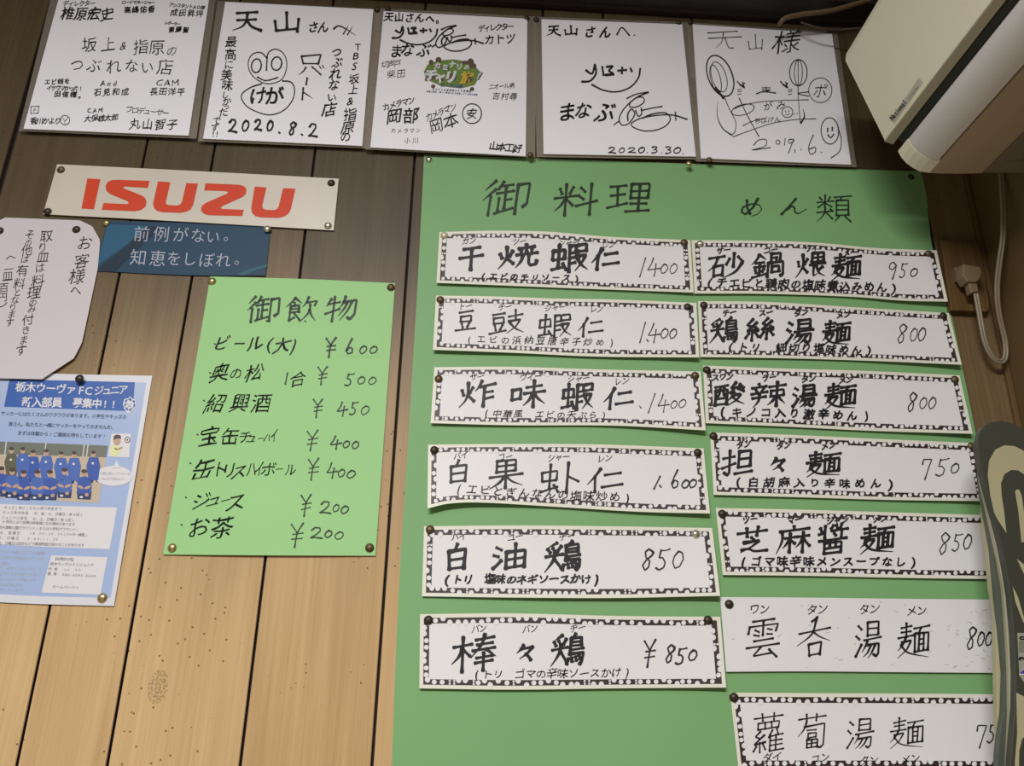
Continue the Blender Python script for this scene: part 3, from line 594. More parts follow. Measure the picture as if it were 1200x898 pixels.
# --- fourth card
r4, p4 = card('white card with one swooping signature and the date 2020.3.30', (634.5, 22.5), (799.5, 28.5), (815.5, 183.5), (637, 180.5), 0.008, [(625, 19.5), (808, 26), (825, 187), (629, 184)])
f = Fr(620, 0, .22272); k = Ink(); d = Ink(); z = Ink()
f.brush(k, '天', 128, 160, 74, 54, 11); f.brush(k, '山', 220, 160, 74, 48, 11); f.text(k, 'さん', 322, 166, 402, 168, 64, weight=.03); f.line(k, 8, 462, 182, 488, 145, 528, 186); f.line(k, 6, 553, 184, 556, 186)
swoosh_sign(f, z, 0, 0, 1, 1, 9); loop_sign(f, z, 0, 0, 1, 1, 7)
for ch, x, y, h in (('ま', 202, 590, 104), ('な', 284, 582, 92), ('ぶ', 398, 590, 110)): f.char(z, ch, x, y, h, weight=.016, shear=.12)
digits(f, d, [('2', 436, 790, 34, 44), ('0', 488, 792, 28, 36), ('2', 540, 790, 30, 46), ('0', 592, 790, 32, 40), ('3', 660, 788, 38, 38), ('3', 732, 790, 40, 40), ('0', 780, 792, 34, 44)], 7)
f.line(d, 5, 620, 803, 623, 804); f.line(d, 5, 697, 804, 700, 805); f.line(d, 5, 810, 808, 812, 810)
put(k, 'dedication_lettering', M['ink'], p4, r4); put(z, 'signature_lettering', M['ink'], p4, r4); put(d, 'date_lettering', M['ink'], p4, r4)

# --- fifth card
r5, p5 = card('white card with a pen drawing of paddles and a speech balloon, beside the air conditioner', (811.7, 28.5), (975, 39.7), (997.5, 193), (821.5, 185.5), 0.007, [(805, 26), (981, 38), (1004, 196), (815, 189)])
f = Fr(800, 0, .2338); k = Ink(); d = Ink(); z = Ink()
f.line(k, 5, 125, 165, 275, 156); f.line(k, 5, 128, 192, 295, 184); f.line(k, 5, 205, 162, 195, 210, 165, 242, taper=True); f.line(k, 5, 212, 190, 232, 238, 255, 240)
f.brush(k, '山', 365, 212, 85, 80, 5); f.char(k, '様', 525, 208, 128, w=150, weight=-.006, rise=.05)
f.ell(z, 7, 188, 380, 60, 108, -.38); f.ell(z, 4, 182, 385, 36, 78, -.30); f.ell(z, 4, 165, 395, 24, 72, -.25); f.line(z, 12, 165, 440, 205, 492)
f.line(z, 4, 210, 490, 236, 550, 266, 612, 262, 660, 245, 678); f.line(z, 6, 246, 678, 200, 642, 174, 580, 176, 508, taper=True)
f.ell(z, 5, 580, 364, 44, 66); f.ell(z, 4, 580, 364, 20, 64); f.line(z, 4, 578, 300, 580, 430); f.line(z, 4, 578, 430, 582, 520, 590, 615); f.line(z, 9, 592, 617, 610, 586, 604, 546, taper=True)
f.ell(z, 4, 690, 452, 58, 62); f.line(z, 5, 632, 460, 576, 469, 632, 482); f.char(z, 'ポ', 690, 455, 76, weight=-.004)
for x in (296, 512):
    f.line(z, 6, x - 22, 408, x, 430, x + 14, 416); f.line(z, 10, x - 8, 424, x + 10, 436); f.line(z, 6, x + 4, 412, x + 14, 440)
for x in (284, 538): f.line(z, 4, x - 8, 450, x + 10, 447); f.line(z, 4, x - 8, 460, x + 10, 457); f.line(z, 4, x - 8, 474, x + 8, 471)
f.line(z, 6, 370, 470, 400, 460, 466, 466); f.line(z, 5, 398, 440, 440, 440); f.line(z, 5, 400, 452, 440, 452, 402, 462); f.line(z, 5, 418, 436, 420, 460)
f.line(z, 4, 258, 545, 300, 528, 380, 512, 480, 504, 632, 500); f.ell(z, 4, 302, 550, 58, 26, -.25); f.line(z, 5, 284, 492, 320, 570, 382, 684); f.line(z, 4, 302, 630, 350, 608, 408, 594)
f.line(z, 4, 252, 686, 350, 650, 450, 618, 560, 600, 668, 595); f.text(z, 'がみ', 428, 530, 492, 526, 48, weight=0.0); f.text(z, 'ちばけん', 375, 606, 475, 598, 34, weight=0.0)
f.ell(z, 4, 525, 562, 27, 27); f.line(z, 4, 516, 556, 518, 562); f.line(z, 4, 532, 554, 534, 560); f.line(z, 3, 516, 572, 526, 576, 536, 570); f.line(z, 5, 558, 572, 560, 573); f.line(z, 5, 574, 570, 576, 571)
f.ell(z, 5, 738, 656, 44, 66, -.05); f.line(z, 8, 727, 643, 727, 660); f.line(z, 8, 750, 638, 750, 655); f.line(z, 7, 728, 676, 742, 690, 758, 672); f.line(z, 5, 778, 636, 795, 700, 786, 758, 744, 792)
f.line(d, 4.5, 355, 728, 382, 702, 418, 700, 416, 730, 348, 752, 440, 740); f.ell(d, 4, 478, 713, 10, 10); f.line(d, 4.5, 514, 695, 510, 728); f.line(d, 4.5, 552, 698, 532, 700, 534, 718, 556, 708, 558, 696, 530, 768)
f.line(d, 5, 562, 750, 564, 764); f.line(d, 5, 592, 748, 594, 750); f.line(d, 5, 655, 676, 632, 735, 640, 772, 664, 762, 664, 738, 634, 748); f.line(d, 5, 694, 762, 697, 764)
put(k, 'dedication_lettering', M['ink_thin'], p5, r5); put(z, 'pen_drawing', M['ink_thin'], p5, r5); put(d, 'date_lettering', M['ink_thin'], p5, r5)

CD = 0.0032
for x, y, kd, wh in ((442, 10.5, 'dark', 'at the top right corner of the doodle card'), (454.5, 9.5, 'dark', 'at the upper left corner of the logo card'),
                     (617.5, 20.5, 'dark', 'at the upper right corner of the logo card'), (628.5, 22, 'dark', 'at the upper left corner of the 2020.3.30 card'), (795.5, 26.2, 'dark', 'on the upper right corner of the 2020.3.30 card'),
                     (809, 25.2, 'dark', 'at the upper left corner of the paddle drawing card'), (972.5, 36.5, 'dark', 'at the upper right corner of the paddle drawing card')):
    pin(x, y, kd, wh, CD, r=.8)
for x, y, kd, wh in ((621.5, 181, 'bronze', 'low between the logo card and the 2020.3.30 card'), (807.5, 191.5, 'brass', 'on the green sheet just below the 2020.3.30 card'), (831.5, 186.8, 'bronze', 'under the lower left corner of the paddle drawing card')):
    pin(x, y, kd, wh, 0.0125, r=.85)

# ------------------------------------------------------------------ red-lettered metal sign
pS = Paper([(67, 192.5), (230, 200.5), (397, 209.5)], [(50.5, 251), (220, 260), (391, 270)], lambda u, v: 0.0032 + 0.001 * np.sin(u * 3.1) * v)
rS = thing('metal_sign', P3(222, 262, .003), 'long cream metal sign with big red capital letters pinned at four corners', 'sign')
pS.build('sign_plate', M['metal_white'], rS, 24, 6, 0.0010)
g = Fr(40, 180, .31667); k = Ink()
def curve_poly(a):
    p = g.p(*a); q = crom(p + p[:1], np.linspace(0, 1, 120)[:-1]); return q
for a in ((197, 92, 245, 95, 221, 206, 175, 203),): k.poly(g.p(*a))
k.poly(g.p(427, 101, 310, 97, 288, 98, 272, 105, 264, 120, 267, 137, 280, 149, 345, 176, 350, 184, 340, 187, 257, 183, 250, 208, 370, 213, 395, 209, 412, 196, 416, 178, 410, 163, 396, 154, 332, 129, 328, 124, 336, 122, 420, 127))
k.poly(g.p(458, 103, 504, 106, 487, 180, 490, 188, 500, 191, 530, 192, 541, 188, 547, 178, 563, 109, 606, 111, 589, 188, 580, 205, 566, 214, 542, 219, 475, 217, 455, 212, 443, 201, 440, 184))
k.poly(g.p(634, 110, 755, 115, 774, 119, 785, 130, 784, 147, 772, 160, 695, 195, 690, 202, 698, 205, 776, 208, 770, 231, 645, 228, 627, 222, 617, 210, 620, 194, 634, 183, 712, 149, 718, 142, 710, 139, 629, 136))
k.poly(g.p(816, 122, 860, 125, 844, 192, 847, 203, 857, 208, 888, 209, 899, 205, 905, 195, 921, 128, 967, 130, 950, 205, 941, 222, 927, 232, 905, 238, 838, 236, 818, 231, 806, 219, 803, 203))
put(k, 'red_lettering', M['red'], pS, rS, .0004)
for x, y, kd, wh in ((71, 198.5, 'bronze', 'at the top left corner of the red-lettered sign'), (55.5, 247.5, 'dark', 'at the bottom left corner of the red-lettered sign'), (388, 214, 'dark', 'at the top right corner of the red-lettered sign'), (384, 264, 'silver', 'at the bottom right corner of the red-lettered sign')):
    pin(x, y, kd, wh, paper=pS)

# ------------------------------------------------------------------ blue slogan card
M['blue_card'] = flat('blue_card', (0.014, 0.052, 0.098), .5, var=.1, scale=8, spec=.25); M['blue_mid'] = flat('blue_mid', (0.018, 0.100, 0.180), .5, spec=.25); M['blue_dark'] = flat('blue_dark', (0.010, 0.024, 0.046), .5, spec=.25); M['teal'] = flat('teal_print', (0.025, 0.11, 0.14), .5, spec=.25); M['pale_blue'] = flat('pale_blue_print', (0.36, 0.39, 0.47), .5)
pC = Paper([(125.5, 258.5), (220, 261.5), (317.5, 266)], [(110.5, 317.5), (220, 322.5), (311, 323)], lambda u, v: 0.0016 + 0.0015 * v * u)
rC = thing('slogan_card', P3(213, 323, .002), 'small dark blue card with two lines of pale lettering under the red-lettered sign', 'card')
pC.build('card', M['blue_card'], rC, 20, 6, 0.0003)
a = Ink(); a.poly(g.p(272, 262, 420, 268, 345, 335, 232, 415, 228, 428)); b1 = put(a, 'printed_light_shape', M['blue_mid'], pC, rC, .0002)
a = Ink(); a.poly(g.p(420, 268, 470, 270, 300, 436, 228, 431, 345, 340)); put(a, 'printed_dark_stripe', M['blue_dark'], pC, rC, .0003)
a = Ink(); a.poly(g.p(745, 450, 800, 426, 862, 410, 860, 420, 812, 436, 775, 452)); put(a, 'printed_teal_stripe', M['teal'], pC, rC, .0003)
k = Ink()
for ch, x, y, h in (('前', 398, 297, 62), ('例', 470, 298, 62), ('が', 542, 300, 60), ('な', 607, 303, 58), ('い', 662, 308, 54), ('。', 728, 302, 54), ('知', 384, 384, 64), ('恵', 457, 388, 64), ('を', 518, 388, 58), ('し', 575, 390, 56), ('ぼ', 638, 394, 60), ('れ', 700, 394, 60), ('。', 768, 390, 54)): g.char(k, ch, x, y, h, weight=-.003, wob=0, shear=.08, rot=.05)
put(k, 'slogan_lettering', M['pale_blue'], pC, rC, .0005)
pin(124, 261, 'brass', 'at the upper left corner of the blue slogan card', paper=pC, r=.9); pin(313, 268, 'silver', 'at the upper right corner of the blue slogan card', 0.0045, r=.95)

# ------------------------------------------------------------------ handwritten notice with cut corners
pN = Paper([(6, 255), (-12, 264), (-22, 280), (-30, 320), (-46, 400), (-46, 425), (-20, 443)], [(93.5, 258.3), (108, 265), (117.5, 282), (114.5, 315), (105, 360), (96, 402), (86.5, 420), (49, 444.5)], lambda u, v: 0.0022 + 0.004 * v * v, 'LR', lin)
rN = thing('handwritten_notice', P3(40, 444, .006), 'white notice with cut corners and vertical brush writing above the football flyer', 'notice')
pN.build('sheet', M['notice'], rN, 16, 40, 0.0003)
g = Fr(0, 240, .2338); k = Ink(); d = Ink()
for ch, x, y, h in (('お', 424, 192, 76), ('客', 410, 280, 78), ('様', 386, 358, 84), ('へ', 380, 428, 60)): g.char(k, ch, x, y, h, weight=-.004, shear=.15, rise=.12, wob=.03)
for ch, x, y, h in (('取', 232, 155, 66), ('り', 214, 212, 54), ('皿', 215, 262, 62), ('は', 200, 316, 52), ('料', 190, 380, 70), ('理', 172, 440, 72), ('の', 164, 490, 44), ('み', 158, 522, 46), ('付', 140, 576, 60), ('き', 130, 628, 48), ('ま', 118, 676, 48), ('す', 106, 730, 62),
                    ('そ', 150, 150, 54), ('の', 142, 190, 40), ('他', 135, 228, 58), ('は', 124, 272, 46), ('有', 112, 330, 62), ('料', 98, 396, 62), ('と', 86, 440, 44), ('な', 76, 478, 44), ('り', 64, 514, 40), ('ま', 58, 550, 42), ('す', 48, 590, 48),
                    ('一', 44, 322, 50), ('皿', 38, 356, 56), ('百', 20, 415, 50), ('円', 14, 462, 50)): g.char(d, ch, x, y, h, weight=-.004, shear=.12, rise=.12, wob=.03)
g.line(d, 4, 32, 272, 52, 258, 76, 268); g.line(d, 4, 0, 512, 18, 506, 34, 490)
put(k, 'heading_lettering', M['ink'], pN, rN); put(d, 'notice_lettering', M['ink'], pN, rN)
pin(89, 268.5, 'dark', 'at the upper right of the notice with cut corners', paper=pN); pin(-1, 270, 'dark', 'at the upper left of the notice with cut corners', paper=pN)

# ------------------------------------------------------------------ football club flyer
def printed(name, mk, pts, root, paper, eps): a = Ink(); a.poly(pts); return put(a, name, M[mk], paper, root, eps)
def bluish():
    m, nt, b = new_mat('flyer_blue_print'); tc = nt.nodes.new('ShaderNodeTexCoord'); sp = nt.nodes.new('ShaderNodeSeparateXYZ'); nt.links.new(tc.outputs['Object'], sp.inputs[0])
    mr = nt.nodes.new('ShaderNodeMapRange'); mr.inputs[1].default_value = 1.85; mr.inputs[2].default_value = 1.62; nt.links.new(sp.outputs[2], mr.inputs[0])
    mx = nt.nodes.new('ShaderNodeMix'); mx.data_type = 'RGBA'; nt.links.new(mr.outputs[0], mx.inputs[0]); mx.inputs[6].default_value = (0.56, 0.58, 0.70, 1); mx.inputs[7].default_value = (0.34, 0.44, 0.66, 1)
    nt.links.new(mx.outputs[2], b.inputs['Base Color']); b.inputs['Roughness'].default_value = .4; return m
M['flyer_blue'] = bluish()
for n_, c_ in (('f_header', (0.030, 0.105, 0.38)), ('f_white', (0.68, 0.66, 0.67)), ('f_text', (0.16, 0.19, 0.30)), ('f_grey', (0.42, 0.42, 0.47)), ('p_tree', (0.15, 0.16, 0.13)), ('p_sand', (0.52, 0.42, 0.30)), ('p_blue', (0.035, 0.085, 0.36)),
               ('p_blue2', (0.060, 0.13, 0.42)), ('p_navy', (0.02, 0.035, 0.12)), ('p_skin', (0.50, 0.32, 0.22)), ('p_hair', (0.06, 0.04, 0.03)), ('p_green', (0.10, 0.10, 0.06)), ('p_pole', (0.55, 0.55, 0.52)), ('p_yellow', (0.70, 0.70, 0.35)), ('f_bubble', (0.72, 0.76, 0.82))):
    M[n_] = flat(n_, c_, .45)
pF = Paper([(-22, 435), (80, 438.5), (178.5, 440.5)], [(-69, 702), (30, 707.5), (133.5, 710.5)], lambda u, v: 0.0012 + 0.003 * u * (1 - v) * 2 * v + 0.001 * v)
rF = thing('club_flyer', P3(60, 708, .002), 'blue football club flyer with a team photograph under the notice with cut corners', 'flyer')
pF.build('sheet', M['flyer'], rF, 20, 24, 0.00025)
A = Fr(0, 430, .1671); Bf = Fr(0, 570, .1671); DY = 140 / .1671
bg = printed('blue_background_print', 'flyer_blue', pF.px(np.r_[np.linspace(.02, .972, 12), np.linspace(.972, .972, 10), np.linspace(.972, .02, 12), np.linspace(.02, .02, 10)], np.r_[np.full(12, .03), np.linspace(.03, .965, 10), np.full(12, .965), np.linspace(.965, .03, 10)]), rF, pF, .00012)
hd = printed('blue_header_print', 'f_header', A.p(66, 88, 500, 97, 946, 108, 930, 311, 480, 296, 28, 280), rF, pF, .00025)
k = Ink(True); A.text(k, '栃木ウーヴァ', 145, 140, 500, 158, 74, weight=.018, wob=0, shear=.1, jit=0); A.text(k, 'FC', 570, 165, 622, 168, 78, weight=.012, wob=0, shear=.1, jit=0); A.text(k, 'ジュニア', 694, 166, 864, 160, 72, weight=.012, wob=0, shear=.1, jit=0)
A.text(k, '新入部員', 190, 246, 400, 250, 76, weight=.022, wob=0, shear=.1, jit=0); A.text(k, '募集中', 544, 252, 680, 258, 72, weight=.022, wob=0, shear=.1, jit=0); A.text(k, '!!', 738, 260, 796, 262, 70, weight=.02, wob=0, shear=.1, jit=0)
put(k, 'header_lettering', M['f_white'], pF, hd, .0004)
k = Ink(); k.poly(A.p(872, 225, 900, 222, 912, 204, 926, 222, 950, 232, 955, 262, 940, 296, 900, 328, 872, 296, 862, 262)); cr = put(k, 'club_crest', M['f_white'], pF, rF, .0004)
k = Ink()
for a in ((878, 232, 890, 228, 890, 250, 876, 246), (904, 228, 912, 210, 922, 228, 914, 244), (934, 234, 948, 238, 944, 252, 932, 248), (872, 258, 886, 262, 882, 274, 870, 270), (936, 262, 950, 262, 944, 280, 934, 276), (880, 288, 894, 286, 898, 308, 884, 300), (912, 292, 926, 290, 918, 306, 904, 314)): k.poly(A.p(*a))
A.ell(k, 4, 908, 264, 34, 34); A.line(k, 5, 892, 258, 900, 268); A.line(k, 5, 922, 256, 914, 268); A.line(k, 4, 896, 282, 908, 276, 920, 282); put(k, 'crest_print', M['f_header'], pF, cr, .0006)
k = Ink(); A.text(k, 'サッカーにはたくさんのワクワクがあります。小学生やキッズの', 22, 326, 872, 352, 33, weight=.012, wob=0, jit=0, shear=.1); A.text(k, '皆さん。私たちと一緒にサッカーをやってみませんか。', 76, 400, 796, 424, 33, weight=.012, wob=0, jit=0, shear=.1); A.text(k, 'まずは体験から!ご連絡お待ちしています!', 138, 464, 730, 488, 33, weight=.012, wob=0, jit=0, shear=.1)
put(k, 'invitation_lettering', M['f_text'], pF, rF, .00035)
# the printed team photograph
ph = printed('team_photograph', 'p_sand', A.p(-90, 521, 300, 535, 757, 553, 735, 690, 690, 955, 300, 935, -165, 905), rF, pF, .00025)
k = Ink(); k.poly(A.p(-90, 521, 300, 535, 757, 553, 744, 634, 300, 620, -110, 610)); put(k, 'photo_tree_print', M['p_tree'], pF, ph, .0004)
k = Ink()
for x in (40, 318, 588, 614): A.line(k, 9, x + 4, 528 + x * .028, x - 8, 630)
put(k, 'photo_post_print', M['p_pole'], pF, ph, .0005)
back = [(80, 640, 'p_green'), (160, 640, 'p_blue'), (232, 660, 'p_blue'), (325, 655, 'p_blue'), (428, 670, 'p_blue'), (520, 670, 'p_blue'), (655, 665, 'p_blue')]
front = [(10, 790), (85, 800), (165, 815), (262, 815), (350, 815), (452, 800), (590, 810)]
kb, kg, ks, kh, kw, kc, kn = Ink(), Ink(), Ink(), Ink(), Ink(), Ink(), Ink()
for x, y, c in back:
    t = (kb if (x // 10) % 2 else kc) if c == 'p_blue' else kg
    kn.poly(A.p(x - 33, y + 96, x + 33, y + 96, x + 30, y + 150, x + 4, y + 120, x - 4, y + 150, x - 30, y + 150))
    t.poly(A.p(x - 30, y - 30, x + 34, y - 30, x + 48, y + 30, x + 34, y + 130, x - 34, y + 130, x - 50, y + 30))
    ks.disc(*A.q(x, y - 52), 17 * A.k, 22 * A.k); kh.disc(*A.q(x, y - 66), 17 * A.k, 12 * A.k); kw.disc(*A.q(x - 4, y + 12), 9 * A.k, 8 * A.k)
for i, (x, y) in enumerate(front):
    kn.poly(A.p(x - 52, y + 60, x + 52, y + 60, x + 46, y + 122, x - 46, y + 118))
    (kc if i % 2 else kb).poly(A.p(x - 42, y - 30, x, y - 44, x + 42, y - 30, x + 54, y + 40, x + 40, y + 84, x - 40, y + 80, x - 52, y + 40))
    ks.disc(*A.q(x, y - 62), 19 * A.k, 22 * A.k); kh.disc(*A.q(x, y - 78), 21 * A.k, 14 * A.k)
    ks.disc(*A.q(x - 26, y + 34), 24 * A.k, 10 * A.k, .4); ks.disc(*A.q(x + 24, y + 36), 24 * A.k, 10 * A.k, -.4); kw.disc(*A.q(x - 20, y + 104), 12 * A.k, 8 * A.k); ks.disc(*A.q(x + 18, y + 88), 14 * A.k, 12 * A.k)
put(kc, 'photo_player_print', M['p_blue2'], pF, ph, .00058); put(kn, 'photo_shorts_print', M['p_navy'], pF, ph, .0005); put(kg, 'photo_coach_print', M['p_green'], pF, ph, .00055); put(kb, 'photo_player_print', M['p_blue'], pF, ph, .00055); put(ks, 'photo_skin_print', M['p_skin'], pF, ph, .0007); put(kh, 'photo_hair_print', M['p_hair'], pF, ph, .00085); put(kw, 'photo_white_print', M['f_white'], pF, ph, .0008)
# the drawn player, the ball and the speech balloon
ck = printed('player_drawing', 'f_white', A.p(783, 468, 918, 469, 905, 636, 757, 630), rF, pF, .0004)
k = Ink(); k.poly(A.p(775, 560, 800, 545, 835, 560, 845, 575, 830, 620, 790, 628, 770, 600)); put(k, 'drawn_shirt_print', M['p_yellow'], pF, ck, .0006)
k = Ink(); k.disc(*A.q(820, 520), 26 * A.k, 30 * A.k); A.line(k, 14, 828, 578, 855, 566); put(k, 'drawn_skin_print', M['p_skin'], pF, ck, .00065)
k = Ink(); k.poly(A.p(795, 515, 798, 485, 820, 474, 846, 482, 850, 505, 830, 500, 808, 506)); A.line(k, 8, 806, 572, 820, 580); A.ell(k, 5, 893, 512, 17, 19); k.disc(*A.q(893, 512), 6 * A.k); put(k, 'drawn_hair_print', M['p_hair'], pF, ck, .0008)
k = Ink(); k.poly([(A.q(797, 766)[0] + 131 * A.k * math.cos(t), A.q(797, 766)[1] + 70 * A.k * math.sin(t)) for t in np.linspace(0, 6.2832, 40)[:-1]]); k.poly(A.p(790, 710, 820, 655, 842, 712)); bb = put(k, 'speech_balloon', M['f_white'], pF, rF, .0005)
k = Ink(); A.text(k, '仲間と楽しくサッカーを', 715, 748, 905, 750, 24, weight=0, wob=0, jit=0); A.text(k, 'みんなで始めよう!', 722, 784, 880, 786, 24, weight=0, wob=0, jit=0); put(k, 'balloon_lettering', M['f_grey'], pF, bb, .0007)
i1 = printed('schedule_panel', 'f_white', Bf.p(-150, 119, 300, 135, 820, 150, 796, 300, 768, 442, 300, 425, -210, 398), rF, pF, .0003)
k = Ink()
for st, x0, y0, x1, y1 in (('キッズ(年少)から小学六年生まで', 40, 150, 420, 158), ('キッズ年中年長', 30, 183, 188, 188), ('木、金、土、日曜日(各4回)', 250, 190, 570, 200), ('ジュニア小学生', 20, 220, 180, 225), ('水、土、日曜日(各2回)', 240, 228, 512, 238), ('※雨天により会場は体育館になる場合があります', 30, 248, 515, 268), ('栃木運動公園グラウンド(または小学校グラウンド)', 0, 288, 545, 304),
                           ('水、金曜日', 10, 325, 130, 328), ('18:30~20:30(ナイター練習)', 215, 330, 605, 342), ('土、日曜日', 0, 360, 120, 365), ('9:00~11:30', 200, 368, 400, 373), ('土、日曜日は試合などで練習時間が変わることがあります', 0, 398, 580, 414)):
    Bf.text(k, st, x0, y0, x1, y1, 25, weight=0.004, wob=0, jit=0, shear=.1)
put(k, 'schedule_lettering', M['f_grey'], pF, i1, .00045)
i2 = printed('contact_panel', 'f_white', Bf.p(360, 485, 753, 498, 705, 761, 290, 746), rF, pF, .0003)
k = Ink()
for st, x0, y0, x1, y1 in (('【お問合せ先】', 385, 508, 520, 514), ('栃木ウーヴァFCジュニア', 365, 544, 645, 554), ('代表', 352, 580, 392, 582), ('携帯', 345, 614, 385, 616), ('080-6043-2204', 445, 620, 662, 630), ('ホームページ→', 380, 704, 540, 710)): Bf.text(k, st, x0, y0, x1, y1, 26, weight=0.006, wob=0, jit=0, shear=.1)
for x in (452, 472, 528, 552): Bf.line(k, 5, x, 580, x + 12, 584); Bf.line(k, 5, x, 590, x + 14, 592)
put(k, 'contact_lettering', M['f_grey'], pF, i2, .00045)
k = Ink()
for st, x1, y in (('サッカーを楽しむすべての指導員', 306, 470), ('と元気な仲間を待っています', 300, 510), ('(無料)', 66, 544), ('で、お申し込みいただいて', 280, 582), ('もそのまま体験できます', 272, 622), ('ボールは一つ用意します', 245, 658), ('がんばりましょう!', 150, 694), ('待っています', 150, 730)): Bf.text(k, st, 6, y - x1 * .035, x1, y, 27, weight=0.0, wob=0, jit=0, shear=.1)
put(k, 'side_lettering', M['f_grey'], pF, rF, .0003)
pin(92.7, 443.5, 'dark', 'at the top centre of the football club flyer', .0072); pin(119.5, 701, 'brass', 'at the lower right corner of the football club flyer', paper=pF, r=1.05)

# ------------------------------------------------------------------ drinks menu on light green paper
pD = Paper([(246.5, 324), (355, 327), (463, 332)], [(191, 650), (315, 651), (440, 651.5)], lambda u, v: 0.0012 + 0.002 * np.sin(u * 3.14) * v + 0.0012 * v)
rD = thing('drinks_menu', P3(315, 651, .002), 'light green drinks menu sheet with seven handwritten priced lines', 'menu')
pD.build('sheet', M['green2'], rD, 24, 24, 0.0003)
f1 = Fr(190, 320, .23333); f2 = Fr(180, 480, .23333)
k = Ink(); f1.brush(k, '御', 508, 178, 168, 135, 13, slant=.12, rise=.08); f1.brush(k, '飲', 700, 182, 160, 130, 13, slant=.12, rise=.06); f1.brush(k, '物', 897, 177, 165, 132, 13, slant=.12, rise=.08); f1.line(k, 9, 524, 240, 536, 244); f1.line(k, 6, 715, 240, 722, 244)
put(k, 'title_lettering', M['ink_green'], pD, rD)
k = Ink(); d = Ink()
def items(fr, L, wt):
    for ch, x, y, h, *w_ in L:
        if ch == '・': fr.line(k, 7, x, y, x + 5, y + 3)
        else: fr.char(k, ch, x, y, h * 1.12, w=(w_[0] if w_ else h) * 1.12, weight=wt + .0065, shear=.30, rise=.14, wob=.04)
items(f1, [('・', 262, 355, 9), ('ビ', 300, 352, 70), ('ー', 388, 356, 56), ('ル', 468, 355, 76), ('(', 545, 352, 76), ('大', 602, 362, 76), (')', 662, 362, 76)], .004)
items(f1, [('・', 238, 500, 9), ('奥', 290, 500, 88), ('の', 372, 506, 58), ('松', 464, 500, 84), ('合', 685, 532, 72), ('・', 208, 640, 9), ('紹', 268, 656, 92), ('興', 392, 652, 88), ('酒', 498, 652, 92)], -.006)
items(f2, [('・', 218, 125, 8), ('宝', 282, 132, 92), ('缶', 386, 135, 84), ('チ', 460, 136, 62), ('ュ', 492, 140, 52), ('ー', 540, 145, 34), ('ハ', 572, 140, 46, 34), ('イ', 606, 130, 66, 36), ('・', 182, 268, 8), ('缶', 250, 300, 104), ('ト', 335, 302, 80), ('リ', 380, 305, 76), ('ス', 430, 312, 72), ('ハ', 492, 300, 76, 50), ('イ', 530, 300, 74, 46), ('ボ', 578, 302, 72), ('ー', 635, 300, 40), ('ル', 688, 300, 62, 50),
           ('・', 160, 440, 8), ('ジ', 236, 462, 84), ('ュ', 306, 452, 72), ('ー', 360, 458, 46), ('ス', 412, 466, 88, 96), ('・', 138, 578, 8), ('お', 228, 592, 98), ('茶', 345, 592, 104)], -.006)
digits(f1, d, [('¥', 850, 374, 100, 60), ('6', 944, 370, 82, 56), ('0', 1010, 386, 42, 42), ('0', 1062, 386, 38, 44)], 10)
digits(f1, d, [('1', 624, 530, 62, 10), ('¥', 808, 515, 98, 58), ('5', 940, 535, 66, 48), ('0', 1000, 540, 42, 44), ('0', 1056, 542, 40, 46), ('¥', 784, 678, 96, 58), ('4', 905, 682, 76, 60), ('5', 962, 680, 70, 44), ('0', 1020, 690, 48, 48)], 7.5)
digits(f2, d, [('¥', 800, 156, 110, 70), ('4', 914, 165, 70, 64), ('0', 968, 176, 38, 40), ('0', 1014, 180, 40, 40), ('¥', 805, 300, 112, 66), ('4', 896, 306, 80, 62), ('0', 944, 320, 42, 40), ('0', 992, 326, 42, 50), ('¥', 768, 482, 118, 62), ('2', 862, 492, 66, 62), ('0', 916, 496, 40, 38), ('0', 960, 504, 42, 44), ('¥', 724, 632, 128, 76), ('2', 816, 620, 60, 66), ('0', 878, 626, 38, 42), ('0', 932, 634, 42, 50)], 7.5)
put(k, 'drinks_lettering', M['ink_green'], pD, rD); put(d, 'price_lettering', M['ink_green'], pD, rD)
k = Ink(); k.poly(f1.p(876, 325, 1116, 318, 1108, 424, 872, 418)); put(k, 'price_patch', M['green2'], pD, rD, .0002)
for x, y, kd, wh in ((248.3, 329.3, 'brass', 'at the top left corner of the drinks menu'), (458, 336.5, 'bronze', 'at the top right corner of the drinks menu'), (201.3, 642, 'brass', 'at the bottom left corner of the drinks menu'), (433, 642, 'bronze', 'at the bottom right corner of the drinks menu')): pin(x, y, kd, wh, paper=pD)

# ------------------------------------------------------------------ the big green sheet
pG = Paper([(497, 181.5), (489.5, 330), (478, 520), (467, 700), (460.5, 860), (458, 960)], [(1079, 201), (1085, 225), (1093, 292), (1112, 357), (1128, 432), (1144, 512), (1157, 590), (1165, 690), (1170, 800), (1172, 960)],
           lambda u, v: 0.0010 + 0.0012 * np.sin(u * 9) ** 2 * np.exp(-(v / .12) ** 2) + 0.0006 * np.clip((u - .9) / .1, 0, 1), 'LR')
rG = thing('food_menu_sheet', P3(815, 950, .002), 'large green sheet with two brush headings that carries the white dish slips', 'menu sheet')
pG.build('sheet', M['green'], rG, 40, 50, 0.0003)
g = Fr(490, 170, .25833); k = Ink()
g.brush(k, '御', 400, 236, 215, 165, 14, slant=.15, rise=.06); g.brush(k, '料', 716, 245, 200, 152, 14, slant=.08, rise=.03); g.brush(k, '理', 955, 235, 200, 142, 14, slant=.08, rise=.0)
put(k, 'dishes_heading_lettering', M['ink_green'], pG, rG, .0005)
k = Ink(); g = Fr(790, 170, .275); g.brush(k, 'め', 330, 265, 108, 82, 11, slant=.12); g.brush(k, 'ん', 512, 262, 120, 72, 11, slant=.1); g.brush(k, '類', 680, 270, 150, 118, 8)
